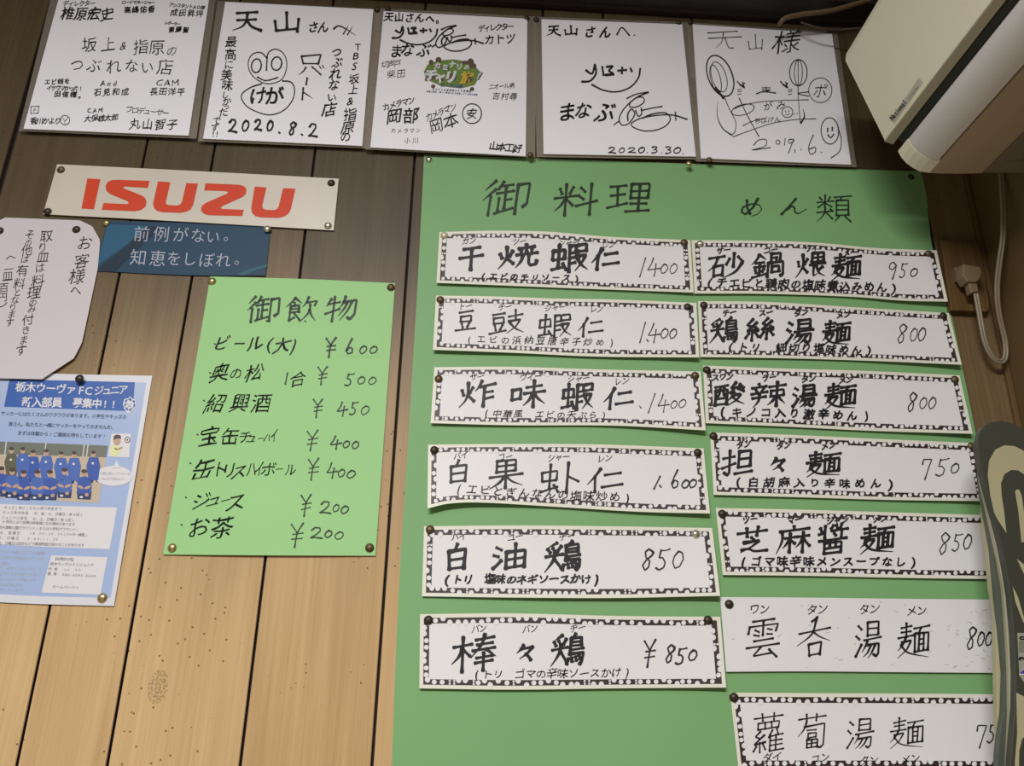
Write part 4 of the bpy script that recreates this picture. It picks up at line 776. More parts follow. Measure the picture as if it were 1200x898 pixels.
put(k, 'noodles_heading_lettering', M['ink_green'], pG, rG, .0005)
for x, y, kd, wh in ((502.5, 186.5, 'silver', 'at the top left corner of the large green sheet'), (1068, 207, 'dark', 'at the top right corner of the large green sheet')): pin(x, y, kd, wh, paper=pG, r=.9)

# ------------------------------------------------------------------ the white dish slips
BASE = 0.0026
def border(paper, root, seed):
    """Dark printed band with white dots and bites, along all four sides."""
    rnd = random.Random(seed); a = Ink(); b = Ink()
    Wm, Hm = 350.0, 86.0; m0, m1 = 4.4, 10.8
    def band(u0, v0, u1, v1, n):
        pu = np.linspace(u0[0], u1[0], n), np.linspace(u0[1], u1[1], n); pv = np.linspace(v0[0], v1[0], n), np.linspace(v0[1], v1[1], n)
        q0 = paper.px(np.clip(pu[0], 0, 1), np.clip(pu[1], 0, 1)); q1 = paper.px(np.clip(pv[0], 0, 1), np.clip(pv[1], 0, 1))
        a.add(np.r_[q0, q1], [(i, n + i, n + i + 1, i + 1) for i in range(n - 1)]); return q0, q1
    x0, x1, y0, y1 = m0 / Wm, m1 / Wm, m0 / Hm, m1 / Hm
    sides = [band((x0, y0), (x0, y1), (1 - x0, y0), (1 - x0, y1), 60), band((x0, 1 - y1), (x0, 1 - y0), (1 - x0, 1 - y1), (1 - x0, 1 - y0), 60),
             band((x0, y1), (x1, y1), (x0, 1 - y1), (x1, 1 - y1), 18), band((1 - x1, y1), (1 - x0, y1), (1 - x1, 1 - y1), (1 - x0, 1 - y1), 18)]
    for i, (q0, q1) in enumerate(sides):
        L = np.linalg.norm(q0[-1] - q0[0]); s = rnd.uniform(3, 7)
        seq = 0
        while s < L - 3:
            t = s / L; j = t * (len(q0) - 1); i0 = min(int(j), len(q0) - 2); fr_ = j - i0
            p = q0[i0] + (q0[i0 + 1] - q0[i0]) * fr_; r = q1[i0] + (q1[i0 + 1] - q1[i0]) * fr_; wd = np.linalg.norm(r - p); c = (p + r) / 2; n = (r - p) / wd
            ty = rnd.random()
            if ty < .34: b.disc(c[0], c[1], wd * .44, wd * .44, 0, 12); s += wd * rnd.uniform(1.1, 1.5)
            elif ty < .62: q = p + n * wd * .10; b.disc(q[0], q[1], wd * .48, wd * .54, rnd.uniform(-.3, .3), 10); s += wd * rnd.uniform(1.0, 1.6)
            elif ty < .90: q = r - n * wd * .10; b.disc(q[0], q[1], wd * .48, wd * .54, rnd.uniform(-.3, .3), 10); s += wd * rnd.uniform(1.0, 1.6)
            else: b.disc(*(c + n * wd * .25), wd * .2); b.disc(*(c - n * wd * .25), wd * .2); s += wd * .8
    e = Ink(); n = 60; t = np.linspace(0, 1, n)
    for (u0, v0), (u1, v1) in (((t, t * 0), (x0 + t * (1 - 2 * x0), t * 0 + y0)), ((t, t * 0 + 1), (x0 + t * (1 - 2 * x0), t * 0 + 1 - y0)), ((t * 0, t), (t * 0 + x0, y0 + t * (1 - 2 * y0))), ((t * 0 + 1, t), (t * 0 + 1 - x0, y0 + t * (1 - 2 * y0)))):
        e.add(np.r_[paper.px(u0, v0), paper.px(u1, v1)], [(i, n + i, n + i + 1, i + 1) for i in range(n - 1)])
    put(e, 'cream_margin_print', M['cream_edge'], paper, root, .00018)
    o = put(a, 'printed_border', M['border'], paper, root, .00022)
    put(b, 'border_dot_print', M['white'], paper, o, .00036)

NOODLE, SHRIMP = 'noodle slips in the second column', 'dish slips in the first column'
def slip(label, group, top, bot, lift, fr, big, wd, note, notew, furi, price, pw, pins, seed, bordered=True, furi_h=26, slant=.06, pen='ink_thin'):
    """lift = (at lower left, lower middle, lower right, right end) in metres."""
    a, b, c, e = lift
    def depth(u, v):
        low = np.where(u < .5, a + (b - a) * (1 - np.cos(np.pi * np.clip(2 * u, 0, 1))) / 2, b + (c - b) * (1 - np.cos(np.pi * np.clip(2 * u - 1, 0, 1))) / 2)
        return BASE + low * v ** 1.5 + e * np.clip((u - .8) / .2, 0, 1) ** 2 + 0.0012 * np.sin(np.pi * u) ** 2 * (1 - v)
    p = Paper(top, bot, depth); m = p.px(.5, 1.0)
    root = thing('menu_slip', P3(*m, BASE), label, 'menu slip', group)
    p.build('slip_paper', M['white'], root, 36, 10, 0.00028, M['cream_edge'])
    if bordered: border(p, root, seed)
    k = Ink()
    for ch, x, y, w_, h_ in big: fr.brush(k, ch, x, y, w_, h_, wd * 1.1, slant=slant, rise=.09)
    put(k, 'dish_lettering', M['ink'], p, root)
    k = Ink()
    for st, x, y in furi:
        n = len(st); s_ = furi_h * 1.25
        fr.text(k, st, x - s_ * .46 * (n - 1), y + 5, x + s_ * .46 * (n - 1), y + 1, s_, weight=(0.045 if group == NOODLE and bordered and seed < 13 else 0.004), shear=.2, wob=.03)
    put(k, 'reading_lettering', M['ink_thin'], p, root)
    if note:
        k = Ink(); st, x0, y0, x1, y1, h_ = note
        n_ = len(st); rt = math.atan2(y1 - y0, x1 - x0)
        for i, ch in enumerate(st):   # kana and kanji are written small, brackets tall
            t = i / (n_ - 1); q = .98 if ch in '()' else (.84 if ord(ch) < 0x3400 else .90)
            fr.char(k, ch, x0 + (x1 - x0) * t, y0 + (y1 - y0) * t - 5 + random.uniform(-2, 2), h_ * q * random.uniform(.93, 1.07), w=h_ * q * 1.08, weight=max(notew, 0) * 1.9 + .006, shear=.1, rise=.08, wob=.035, rot=rt)
        put(k, 'note_lettering', M['ink'], p, root)
    k = Ink(); digits(fr, k, [q for q in price if q[0] != ','], pw)
    for q in price:
        if q[0] == ',': fr.line(k, pw, q[1], q[2], q[1] + 6, q[2] + 8)
    put(k, 'price_lettering', M[pen], p, root)
    for x, y, kd, wh in pins: pin(x, y, kd, f"{wh} of the {label_short(label)}", paper=p)
    return root, p
def label_short(l): return l.split(' for ')[1].split(',')[0] + ' slip'

F1 = Fr(500, 260, .275); F2 = Fr(490, 420, .29167); F3 = Fr(480, 600, .30833); F4 = Fr(800, 270, .275); F5 = Fr(820, 420, .28333); F6 = Fr(830, 580, .29167); F7 = Fr(840, 780, .3)
slip('white bordered menu slip for shrimp in chili sauce, first column top, priced 1400', SHRIMP, [(515, 272), (575, 270.5), (640, 271.5), (715, 277.5), (809, 281.5)], [(511.5, 331.5), (575, 334), (660, 337.5), (813, 343)], (.004, .002, .003, .002), F1,
     [('干', 190, 150, 112, 118), ('焼', 388, 148, 178, 108), ('蝦', 608, 150, 165, 132), ('仁', 762, 155, 128, 98)], 16, ('(エビのチリソース)', 240, 234, 640, 246, 38), .02,
     [('ガン', 180, 78), ('ツー', 395, 80), ('シャー', 605, 86), ('レン', 775, 95)], [('1', 920, 195, 88, 34), ('4', 968, 192, 84, 60), ('0', 1012, 200, 44, 36), ('0', 1052, 200, 46, 38)], 5,
     [(520.6, 275.7, 'cream', 'on the upper left end'), (802, 284, 'bronze', 'on the upper right end')], 1)
slip('white bordered menu slip for shrimp with black beans, first column second, price written 1.400', SHRIMP, [(511, 346.5), (580, 347.5), (650, 350), (715, 351), (816, 355)], [(507.4, 410), (600, 413.5), (700, 418), (819.5, 419)], (.006, .003, .005, .003), F1,
     [('豆', 166, 422, 92, 92), ('豉', 342, 426, 150, 108), ('蝦', 545, 440, 150, 112), ('仁', 700, 446, 116, 88)], 10, ('(エビの浜納豆唐辛子炒め)', 182, 504, 790, 520, 42), -.002,
     [('トー', 165, 356), ('チー', 335, 358), ('シャー', 548, 362), ('レン', 725, 368)], [('1', 920, 472, 92, 30), (',', 938, 502), ('4', 968, 472, 86, 58), ('0', 1014, 476, 46, 36), ('0', 1050, 477, 44, 36)], 5.5,
     [(516, 351, 'bronze', 'on the upper left end'), (806, 359.5, 'dark', 'on the upper right end')], 2)
slip('white bordered menu slip for Chinese style fried shrimp, first column third, priced 1400', SHRIMP, [(509, 430.5), (600, 430), (700, 433), (821, 435.5)], [(504.6, 496), (600, 498.5), (720, 499), (827, 504.5)], (.004, .002, .006, .003), F2,
     [('炸', 238, 142, 152, 112), ('味', 440, 142, 148, 118), ('蝦', 640, 150, 135, 120), ('仁', 806, 158, 128, 92)], 13, ('(中華風 エビの天ぷら)', 275, 228, 745, 234, 40), -.002,
     [('ザー', 238, 70), ('ウィー', 452, 70), ('シャー', 645, 78), ('レン', 818, 88)], [('1', 938, 180, 82, 40), ('4', 985, 180, 76, 52), ('0', 1028, 186, 34, 30), ('0', 1062, 182, 36, 34), (',', 890, 192)], 4.5,
     [(514, 444, 'bronze', 'on the left end'), (815, 440, 'bronze', 'on the upper right end')], 3)
slip('white bordered menu slip for shrimp with ginkgo nuts, first column fourth, price written 1,600', SHRIMP, [(501.7, 521.3), (600, 520.5), (700, 521), (824.5, 525.6)], [(501, 596), (525, 590.5), (560, 589), (650, 594), (750, 600), (832, 602)], (.010, .003, .006, .002), F2,
     [('白', 162, 455, 106, 98), ('果', 352, 462, 150, 125), ('虾', 570, 480, 165, 132), ('仁', 752, 486, 158, 108)], 11, ('(エビとぎんなんの塩味炒め)', 165, 530, 842, 566, 50), .002,
     [('パイ', 172, 388), ('コー', 350, 392), ('シャー', 565, 394), ('レン', 750, 398)], [('1', 960, 500, 54, 40), (',', 970, 510), ('6', 1034, 486, 76, 42), ('0', 1074, 506, 36, 34), ('0', 1104, 504, 36, 34)], 7,
     [(509, 527.5, 'dark', 'on the upper left end'), (818, 530.5, 'dark', 'on the upper right end')], 4)
slip('white bordered menu slip for chicken in scallion sauce, first column fifth, priced 850', SHRIMP, [(497, 617), (600, 616), (720, 617), (834.6, 619)], [(494.5, 699), (600, 700.5), (720, 701), (844, 698.5)], (.002, .005, .007, .003), F3,
     [('白', 180, 172, 106, 108), ('油', 382, 168, 138, 104), ('鶏', 585, 170, 146, 122)], 14, ('(トリ 塩味のネギソースかけ)', 142, 262, 712, 260, 46), .018,
     [('パイ', 188, 90), ('ユー', 402, 92), ('チー', 598, 90)], [('8', 905, 180, 86, 52), ('5', 962, 180, 86, 56), ('0', 1020, 182, 70, 48)], 7,
     [(504, 620.7, 'bronze', 'on the upper left end'), (816, 626, 'silver', 'on the upper right end')], 5)
slip('white bordered menu slip for chicken in sesame sauce, first column lowest, yen price', SHRIMP, [(492.3, 720), (600, 719), (720, 722), (844, 723)], [(491.4, 807), (600, 808.5), (720, 807), (851, 806)], (.003, .003, .004, .003), F3,
     [('棒', 245, 535, 170, 150), ('々', 442, 535, 78, 62), ('鶏', 603, 525, 132, 128)], 13, ('(トリ ゴマの辛味ソースかけ)', 255, 622, 828, 616, 46), -.002,
     [('バン', 265, 440), ('バン', 458, 440), ('ヂー', 640, 438)], [('¥', 915, 538, 108, 52), ('8', 990, 540, 74, 44), ('5', 1032, 548, 66, 44), ('0', 1076, 546, 44, 38)], 8,
     [(502, 727, 'dark', 'on the upper left end'), (830, 727, 'dark', 'on the upper right end')], 6)
slip('white bordered menu slip for noodle casserole, second column top, priced 950', NOODLE, [(810.5, 281.5), (880, 282), (950, 284), (1030, 291), (1097.6, 293.4)], [(813.8, 344), (900, 344.5), (1000, 348), (1060, 352.5), (1110.8, 353.5)], (.003, .002, .006, .004), F4,
     [('砂', 185, 150, 160, 108), ('鍋', 362, 148, 138, 110), ('煨', 545, 148, 130, 112), ('麺', 698, 155, 128, 118)], 13, ('(チエビと鶏肉の塩味煮込みめん)', 116, 224, 900, 248, 52), .014,
     [('サー', 175, 80), ('コー', 375, 80), ('ウィ', 550, 72), ('メー', 715, 92)], [('9', 895, 170, 80, 46), ('5', 940, 170, 66, 34), ('0', 986, 180, 38, 36)], 5.5,
     [(820.6, 285.5, 'silver', 'on the upper left end'), (1089, 297, 'bronze', 'on the upper right end')], 7)
slip('white bordered menu slip for chicken noodle soup, second column second, priced 800', NOODLE, [(818, 353), (900, 354), (1000, 360), (1112, 367)], [(820.6, 418.5), (920, 420), (1020, 423), (1127, 427.5)], (.003, .002, .006, .004), F4,
     [('鶏', 178, 426, 126, 112), ('絲', 328, 422, 126, 98), ('湯', 500, 430, 122, 112), ('麺', 655, 436, 122, 112)], 13, ('(トリ 細切り塩味めん)', 205, 500, 795, 512, 48), .016,
     [('チー', 200, 347), ('スー', 355, 347), ('タン', 505, 347), ('メン', 685, 356)], [('8', 935, 440, 88, 50), ('0', 985, 446, 60, 36), ('0', 1020, 444, 62, 38)], 5.5,
     [(825, 357.5, 'dark', 'on the upper left end'), (1106, 370, 'dark', 'on the upper right end')], 8)
slip('white bordered menu slip for hot and sour mushroom noodles, second column third, priced 800', NOODLE, [(824, 428.5), (920, 432), (1020, 435), (1124.6, 440)], [(827, 496), (920, 500), (1020, 505), (1140, 508.5)], (.003, .002, .005, .004), F5,
     [('酸', 122, 148, 132, 98), ('辣', 282, 150, 150, 104), ('湯', 435, 155, 106, 98), ('麺', 582, 155, 134, 112)], 13, ('(キノコ入り激辛めん)', 95, 224, 690, 242, 50), .016,
     [('スワン', 95, 74), ('ラー', 287, 76), ('タン', 450, 80), ('メン', 605, 86)], [('8', 878, 180, 86, 46), ('0', 925, 186, 52, 36), ('0', 962, 186, 52, 36)], 6,
     [(828.5, 433.3, 'dark', 'on the upper left end'), (1119.5, 444.6, 'bronze', 'on the upper right end')], 9)
slip('white bordered menu slip for white sesame noodles, second column fourth, priced 750', NOODLE, [(832, 507), (920, 509.5), (1020, 514), (1143, 519.5)], [(836.4, 580), (940, 583), (1040, 586), (1156.5, 587.5)], (.003, .002, .004, .003), F5,
     [('担', 155, 430, 132, 112), ('々', 325, 440, 72, 56), ('麺', 512, 436, 146, 108)], 13, ('(白胡麻入り辛味めん)', 160, 516, 790, 524, 50), .014,
     [('タン', 182, 352), ('タン', 348, 356), ('メン', 532, 358)], [('7', 942, 456, 92, 48), ('5', 1002, 450, 78, 56), ('0', 1056, 456, 44, 40)], 6,
     [(836.4, 511, 'dark', 'on the upper left end'), (1139, 522.8, 'bronze', 'on the upper right end')], 10)
slip('white bordered menu slip for soupless sesame noodles, second column fifth, beside the olive board', NOODLE, [(838.8, 595.5), (940, 597.5), (1060, 601), (1166, 604)], [(847, 674), (940, 675), (1060, 677.5), (1176, 679)], (.003, .002, .003, .001), F6,
     [('芝', 175, 180, 132, 108), ('麻', 342, 180, 138, 112), ('醬', 500, 178, 122, 118), ('麺', 680, 175, 140, 122)], 13, ('(ゴマ味辛味メンスープなし)', 140, 272, 825, 274, 50), .016,
     [('ツー', 168, 97), ('マー', 348, 97), ('ジャン', 520, 98), ('メン', 692, 92)], [('8', 948, 195, 92, 52), ('5', 1000, 190, 76, 44), ('0', 1042, 190, 66, 38)], 6,
     [(846.6, 602.3, 'dark', 'on the upper left end'), (1153, 610, 'dark', 'on the upper right end')], 11)
r6, p6 = slip('speckled borderless menu slip for wonton noodle soup, second column sixth, priced 800', NOODLE, [(844, 700), (940, 700.5), (1060, 702), (1180, 703)], [(851, 787.5), (940, 787), (1060, 788), (1190, 789)], (.002, .002, .002, .001), F6,
     [('雲', 220, 575, 142, 165), ('呑', 425, 570, 142, 165), ('湯', 645, 580, 110, 158), ('麺', 825, 582, 132, 150)], 9, None, 0,
     [('ワン', 207, 456), ('タン', 438, 456), ('タン', 648, 454), ('メン', 838, 462)], [('8', 1058, 575, 100, 46), ('0', 1096, 580, 62, 32), ('0', 1128, 580, 60, 32)], 7,
     [(854.8, 708.2, 'dark', 'on the upper left end')], 12, False, 36, .04, 'ink')
k = Ink(); rnd = random.Random(3)
for _ in range(60):
    x, y = rnd.uniform(850, 1162), rnd.uniform(704, 784)
    if rnd.random() < .5: x = rnd.uniform(1080, 1162)
    a_ = rnd.uniform(-.9, .9); l_ = rnd.uniform(2, 6); k.stroke([(x, y), (x + l_ * math.cos(a_), y + l_ * math.sin(a_))], rnd.uniform(.35, .8), brush=0)
put(k, 'fibre_speck_print', M['fleck'], p6, r6, .0002)
slip('white bordered menu slip for radish noodle soup, second column lowest, reading written below', NOODLE, [(855.6, 812), (940, 812.5), (1060, 813), (1185, 814)], [(865.5, 903), (940, 903), (1060, 903), (1198, 904)], (.002, .002, .002, .001), F7,
     [('蘿', 200, 262, 132, 155), ('蔔', 370, 258, 120, 140), ('湯', 562, 265, 110, 128), ('麺', 743, 262, 136, 126)], 7, None, 0,
     [('ダイ', 218, 356), ('コン', 403, 360), ('タン', 595, 368), ('メン', 757, 362)], [('7', 1036, 275, 98, 46), ('5', 1074, 265, 78, 36), ('0', 1112, 268, 60, 38)], 6,
     [(860.4, 817.7, 'dark', 'on the upper left end')], 13, True, 32, .04)

# ------------------------------------------------------------------ outlet board, plug and cord
def prism_px(name, outline, dep, thick, mat, parent=None, bev=0.0):
    """Solid whose front face has this outline (pixels) at distance dep from the wall; thickness towards the wall."""
    p = np.array(outline, float); q = ray(p[:, 0], p[:, 1], np.full(len(p), dep))
    bm = bmesh.new(); a = [bm.verts.new(tuple(v)) for v in q]; b = [bm.verts.new((v[0], v[1] + thick, v[2])) for v in q]
    fr_ = bm.faces.new(a); bk = bm.faces.new(b[::-1]); n = len(a)
    for i in range(n): bm.faces.new((a[i], b[i], b[(i + 1) % n], a[(i + 1) % n]))
    if bev:
        bm.normal_update(); es = [e for e in bm.edges if fr_ in e.link_faces]; bmesh.ops.bevel(bm, geom=es, offset=bev, segments=3, affect='EDGES', profile=.6)
    return bm_obj(name, bm, mat, parent)
tag(prism_px('outlet_board', [(1103, 281), (1146, 284), (1149, 287), (1160, 359), (1157, 365.5), (1115, 363.5)], .0125, .0123, M['plate_wood'], None, .0012), 'brown wooden backing board behind the plug, beside the green sheet', 'backing board')
M['tan'] = flat('tan_plastic', (0.18, 0.13, 0.068), .45, var=.08, scale=60); M['tan_light'] = flat('cord_cover', (0.24, 0.195, 0.13), .4); M['tan_socket'] = flat('socket_plastic', (0.15, 0.105, 0.055), .5)
c = P3(1130, 330, .0130)
so = thing('power_outlet', c, 'small brown wall outlet that the tan plug sits in', 'outlet')
prism_px('outlet_body', [(1119.5, 313), (1131, 310), (1133, 327.5), (1122, 329)], .021, .0084, M['tan_socket'], so, .001)
pl = thing('power_plug', P3(1140, 330, .024), 'tan power plug with a looped twin cord, on the wooden backing board', 'plug')
prism_px('plug_body', [(1129, 309.2), (1149, 312.2), (1152, 320), (1147.5, 328.5), (1144, 330.5), (1134, 330), (1128.5, 322)], .040, .0185, M['tan'], pl, .003)
prism_px('plug_neck', [(1134.5, 329.5), (1145, 330), (1147.2, 341.5), (1138.3, 343.2)], .036, .011, M['tan'], pl, .002)
def tube(name, pts, rad, mat, parent=None, flat2=0.0, res=8):
    p = np.asarray(pts, float); n = 140
    d = np.r_[0, np.cumsum(np.linalg.norm(np.diff(p, axis=0), axis=1))]; d /= d[-1]; t = np.linspace(0, 1, n)
    q = np.stack([np.interp(t, d, p[:, i]) for i in range(3)], -1)
    for _ in range(14): q[1:-1] = (q[:-2] + 2 * q[1:-1] + q[2:]) / 4
    T = np.gradient(q, axis=0); T /= np.linalg.norm(T, axis=1)[:, None]; bm = bmesh.new()
    offs = [-flat2, flat2] if flat2 else [0.0]
    for of in offs:
        rings = []
        for i in range(n):
            side = np.cross(T[i], [0, 1, 0]); side /= np.linalg.norm(side) + 1e-9; up = np.cross(side, T[i]); c0 = q[i] + side * of
            rings.append([bm.verts.new(tuple(c0 + rad * (math.cos(2 * math.pi * j / res) * side + math.sin(2 * math.pi * j / res) * up))) for j in range(res)])
        for a, b in zip(rings, rings[1:]):
            for j in range(res): bm.faces.new((a[j], a[(j + 1) % res], b[(j + 1) % res], b[j]))
        bm.faces.new(rings[0]); bm.faces.new(rings[-1][::-1])
    return bm_obj(name, bm, mat, parent, True)
cp = [(1142.5, 338, .031), (1144.5, 350, .031), (1148, 369, .029), (1152.5, 396, .026), (1157, 410, .024), (1163.5, 421, .022), (1171, 426.5, .020), (1177, 426, .020), (1179.5, 418, .021), (1178, 398, .024), (1171.5, 373.5, .034), (1168.5, 352, .046), (1168.5, 329, .055), (1172, 302, .068), (1175.5, 280, .076), (1176, 250, .080), (1174, 215, .082), (1171, 180, .082)]
tube('power_cord', [P3(x, y, d) for x, y, d in cp], .0021, M['tan_light'], pl, .0020)

# ------------------------------------------------------------------ air conditioner on the right wall
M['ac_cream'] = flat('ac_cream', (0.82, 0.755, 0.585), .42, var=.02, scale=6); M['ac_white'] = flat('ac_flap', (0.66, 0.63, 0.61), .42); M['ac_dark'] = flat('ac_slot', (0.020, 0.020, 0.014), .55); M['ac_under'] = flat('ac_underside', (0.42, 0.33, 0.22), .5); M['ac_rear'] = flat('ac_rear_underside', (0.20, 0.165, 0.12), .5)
M['ac_label'] = flat('ac_label', (0.50, 0.47, 0.38), .4); M['ac_text'] = flat('ac_text', (0.05, 0.06, 0.05), .4); M['ac_edge'] = flat('ac_edge', (0.40, 0.36, 0.26), .45)
Y0, Y1 = -0.125, -0.920
KS = 0.9743   # the unit hangs 12.5 cm off the plank wall
BK = CORNER_X - 0.0006
ac = thing('air_conditioner', (BK, -0.5, 2.018), 'cream wall air conditioner with a white air flap high on the right wall', 'air conditioner')
Z = 1.30
def extrude(name, prof, y0, y1, mat, parent, bev=0.0, smooth=False):
    prof = [(x if x == BK else x * KS, z * KS) for x, z in prof]
    bm = bmesh.new(); a = [bm.verts.new((x, y0, z + Z)) for x, z in prof]; b = [bm.verts.new((x, y1, z + Z)) for x, z in prof]; n = len(prof)
    e0 = bm.faces.new(a); e1 = bm.faces.new(b[::-1])
    for i in range(n): bm.faces.new((a[i], b[i], b[(i + 1) % n], a[(i + 1) % n]))
    if bev: bm.normal_update(); bmesh.ops.bevel(bm, geom=[e for e in bm.edges if e0 in e.link_faces or e1 in e.link_faces], offset=bev, segments=2, affect='EDGES')
    return bm_obj(name, bm, mat, parent, smooth)
# housing: the back block above the outlet, so the air slot stays a real gap
extrude('housing', [(BK, .728), (.735, .726), (.715, .745), (.690, .768), (.640, .790), (.612, .800), (.572, .905), (.578, .926), (.600, .938), (BK, .938)], Y0 - .004, Y1 + .004, M['ac_cream'], ac)
fp = extrude('front_panel', [(.5895, .7705), (.549, .915), (.552, .928), (.566, .940), (.590, .944), (.600, .938), (.573, .920), (.571, .905), (.608, .785), (.605, .7695), (.600, .7675)], Y0, Y1, M['ac_cream'], ac, .0015)
extrude('panel_lower_edge', [(.5893, .7712), (.5905, .7690), (.6015, .7650), (.6045, .7690), (.600, .772)], Y0 - .0002, Y1 + .0002, M['ac_edge'], ac)
extrude('air_slot', [(.6065, .770), (.620, .757), (.650, .750), (.690, .762), (.640, .788), (.612, .790)], Y0 - .006, Y1 + .006, M['ac_dark'], ac)
flap = [(.6075, .7525), (.611, .742), (.617, .733), (.625, .7255), (.634, .7205), (.6455, .7185), (.6475, .7225), (.636, .7245), (.628, .7290), (.620, .7360), (.6145, .7445), (.611, .7535)]
_o = crom(flap[:6], np.linspace(0, 1, 22)); _i = crom(flap[6:], np.linspace(0, 1, 16)); flap = [tuple(map(float, q)) for q in np.r_[_o, _i]]
extrude('air_flap', flap, Y0 - .030, Y1 + .030, M['ac_white'], ac, 0, False)
for ya, yb in ((Y0, Y0 - .0295), (Y1 + .0295, Y1)):
    extrude('end_cap', [(.6068, .7530), (.6105, .7415), (.6165, .7325), (.625, .7247), (.634, .7195), (.6480, .7178), (.660, .7190), (.655, .748), (.620, .757)], ya, yb, M['ac_cream'], ac, .001)
extrude('under_cover', [(.6485, .7178), (.690, .7190), (.727, .7222), (.735, .7262), (.690, .745), (.655, .748), (.650, .730)], Y0 - .0003, Y1 + .0003, M['ac_under'], ac)
extrude('rear_under_cover', [(.727, .7225), (BK, .7262), (BK, .7285), (.735, .7275)], Y0 - .001, Y1 + .001, M['ac_rear'], ac)
def on_panel(px, py, eps):
    a = np.array([.5895 * KS, 0, .7705 * KS + Z]); b = np.array([.549 * KS, 0, .915 * KS + Z]); n = np.cross(b - a, [0, 1, 0]); n /= np.linalg.norm(n)
    if n[0] > 0: n = -n
    px = np.asarray(px, float)[..., None]; py = np.asarray(py, float)[..., None]; v = (px - 600) * AX_R - (py - 449) * AX_U + FPX * AX_F
    t = ((a + n * eps - CAM) @ n) / (v @ n); return CAM + v * t[..., None]
g = Fr(900, 0, .25619); k = Ink(); k.poly(g.p(560, 548, 690, 356, 709, 376, 578, 566)); lb = k.build('maker_label', M['ac_label'], on_panel, fp, .0003)
k = Ink()
for i, ch in enumerate('National'):
    t = i / 7; g.char(k, ch, 566 + (623 - 566) * t, 538 + (466 - 538) * t, 34, w=22, weight=.03, wob=0, rot=-.90, shear=.12)
k.build('maker_lettering', M['ac_text'], on_panel, lb, .0006)
k = Ink()
for i, ch in enumerate('CS-G22SN'):
    t = i / 7; g.char(k, ch, 643 + (682 - 643) * t, 448 + (402 - 448) * t, 15, w=11, weight=.0, wob=0, rot=-.90)
k.build('model_lettering', M['ac_text'], on_panel, lb, .0006)
bm = bmesh.new(); bmesh.ops.create_cone(bm, segments=24, radius1=.011, radius2=.011, depth=.002, cap_ends=True); bmesh.ops.translate(bm, vec=(.742, -.145, .7245 * KS + Z), verts=bm.verts[:])
bm_obj('screw_cover', bm, M['ac_rear'], ac)

# cables along the beam into the air conditioner
M['cable'] = flat('cable_brown', (0.155, 0.095, 0.045), .5); M['cable_dark'] = flat('cable_dark', (0.05, 0.025, 0.015), .5)
tag(tube('electric_cable', [P3(x, y, d) for x, y, d in ((913, 30, .030), (914, 26, .036), (920, 20.5, .040), (940, 16.5, .042), (960, 14.5, .043), (977, 12, .044), (998, 6, .047), (1015, 1, .050), (1035, -7, .056), (1060, -18, .065), (1090, -34, .075))], .0042, M['cable']), 'thick brown cable curving along the dark beam towards the air conditioner', 'cable')
tag(tube('electric_cable', [P3(x, y, d) for x, y, d in ((938, 26, .030), (950, 30, .034), (966, 34, .036), (985, 35, .038), (1005, 33, .05), (1025, 31, .07))], .0017, M['cable_dark']), 'thin dark wire under the thick brown cable by the paddle drawing card', 'wire')

# ------------------------------------------------------------------ olive display board in the corner
M['olive'] = flat('olive_dark', (0.048, 0.050, 0.036), .35, spec=.4); M['olive_mid'] = flat('olive_side', (0.075, 0.085, 0.062), .4); M['olive_cream'] = flat('board_cream', (0.40, 0.37, 0.22), .4); M['board_trim'] = flat('board_trim', (0.36, 0.345, 0.235), .4); M['board_grey'] = flat('board_grey_green', (0.30, 0.30, 0.23), .45)
ob = thing('display_board', P3(1215, 900, .09), 'dark olive round-topped board with a cream swoosh in the corner under the plug', 'board')
topc = [(1145.5, 516), (1148, 506), (1153, 499.5), (1161, 494.8), (1172, 493), (1184, 495), (1197, 501.5), (1212, 515), (1224, 535), (1232, 560), (1237, 600), (1240, 660), (1241, 760), (1240, 960)]
prism_px('front_panel', [(1183, 960), (1184, 898), (1186.5, 865), (1189.5, 830), (1190, 790), (1188, 745), (1184, 700), (1179, 668), (1173, 638), (1166, 610), (1159, 585), (1153, 563), (1148, 543), (1145, 526)] + topc, .100, .009, M['olive'], ob, .002)
prism_px('light_rim', [(1181, 960), (1181, 898), (1183.5, 840), (1183, 790), (1180, 740), (1176.5, 692), (1170, 655), (1163, 622), (1156, 590), (1150.5, 566), (1148, 548)] + [(x + 2, y + 4) for x, y in topc], .0905, .006, M['board_trim'], ob, .001)
prism_px('dark_layer', [(1169, 960), (1169, 885), (1171.5, 862), (1176, 835), (1177.5, 790), (1174.5, 755), (1169.5, 712), (1166, 680), (1163, 645), (1158, 615), (1152, 585), (1149, 562)] + [(x + 4, y + 8) for x, y in topc], .084, .008, M['olive_mid'], ob, .001)
prism_px('cream_back_layer', [(1171, 960), (1171.5, 890), (1169, 845), (1168, 790), (1167, 750), (1166.5, 715), (1162, 690), (1158, 650), (1153, 600)] + [(x + 7, y + 14) for x, y in topc], .0755, .008, M['olive_cream'], ob, .001)
onb = lambda x, y, e: ray(x, y, np.full(np.shape(x), .100 + e))
k = Ink()
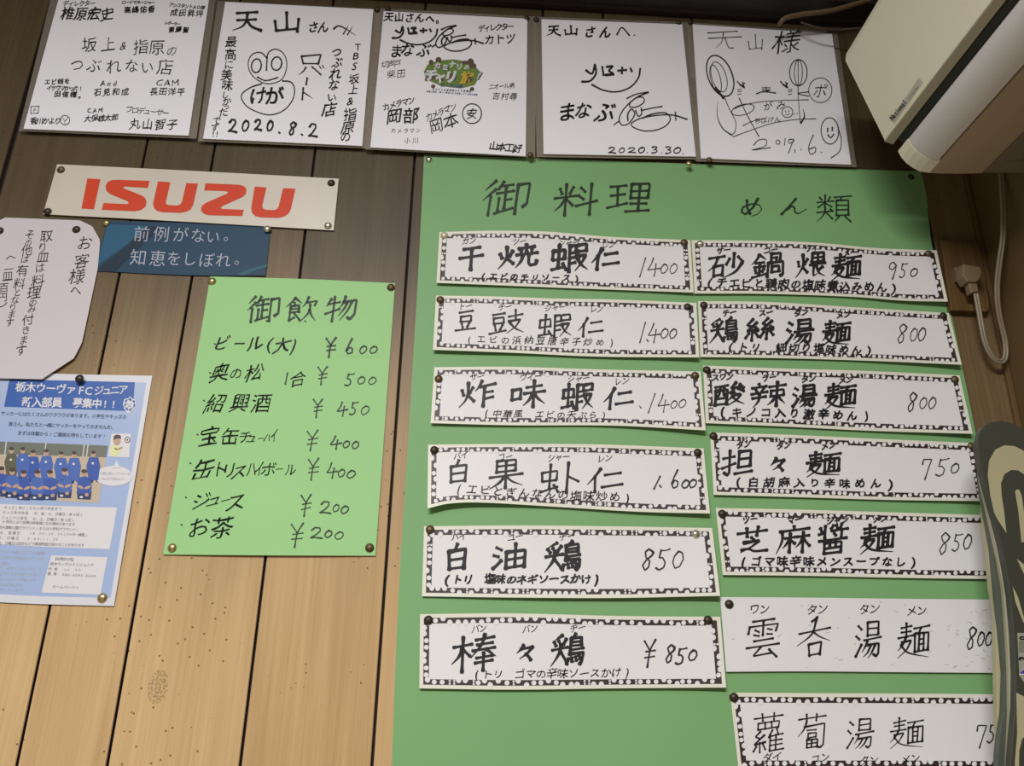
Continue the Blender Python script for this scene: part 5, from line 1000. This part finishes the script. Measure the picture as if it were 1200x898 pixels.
k.poly([(1165, 601), (1160.5, 581), (1157.5, 557), (1159, 540), (1166.5, 527), (1177, 522), (1189, 523), (1199, 528), (1210, 540), (1218, 562), (1212, 580), (1207, 566), (1200, 556), (1193, 551.5), (1185, 551), (1177, 556), (1173, 567), (1174, 582), (1177, 602), (1179.5, 625.5), (1175, 618), (1169, 609)])
k.poly([(1189.5, 576), (1192, 573.5), (1195, 575), (1197.5, 582), (1200, 600), (1205, 634), (1197, 636), (1193.5, 600)])
k.poly([(1191.5, 655), (1199, 661), (1206, 666), (1208, 682), (1200, 673)]); k.poly([(1186.5, 687), (1193, 700), (1199, 721), (1205, 736), (1199, 729), (1190, 706)])
k.build('cream_swoosh_print', M['olive_cream'], onb, ob, .0006)
k = Ink(); k.poly([(1192, 742), (1232, 742), (1232, 806), (1208, 806), (1200, 800), (1194.5, 792)]); pn = k.build('gauge_panel', M['board_grey'], onb, ob, .0006)
k = Ink(); k.char('0', 1198, 748, 9, 10, weight=.03, wob=0, rot=-1.57); k.char('2', 1198, 772, 9, 11, weight=.05, wob=0, rot=-1.57); k.char('0', 1209, 772, 9, 11, weight=.05, wob=0, rot=-1.57)
for y in range(752, 766, 2): k.stroke([(1194, y), (1200, y)], .5, brush=0)
k.build('gauge_lettering', M['ink_thin'], onb, pn, .001)
M['mark_blue'] = flat('mark_blue', (0.05, 0.05, 0.30), .4); M['mark_white'] = flat('mark_white', (.7, .7, .7), .4)
k = Ink(); k.poly([(1194, 791), (1202, 780), (1222, 780), (1222, 791)]); k.build('white_mark_print', M['mark_white'], onb, pn, .0009)
k = Ink(); k.poly([(1195, 789.5), (1201, 783), (1206, 789), (1202, 790)]); k.build('blue_mark_print', M['mark_blue'], onb, pn, .0012)
k = Ink(); k.poly([(1191, 812), (1203, 818), (1235, 822), (1235, 860), (1206, 860), (1198, 866), (1194.5, 880), (1193, 950), (1188, 950), (1189.5, 890), (1192, 860)]); k.build('cream_lower_print', M['olive_cream'], onb, ob, .0006)
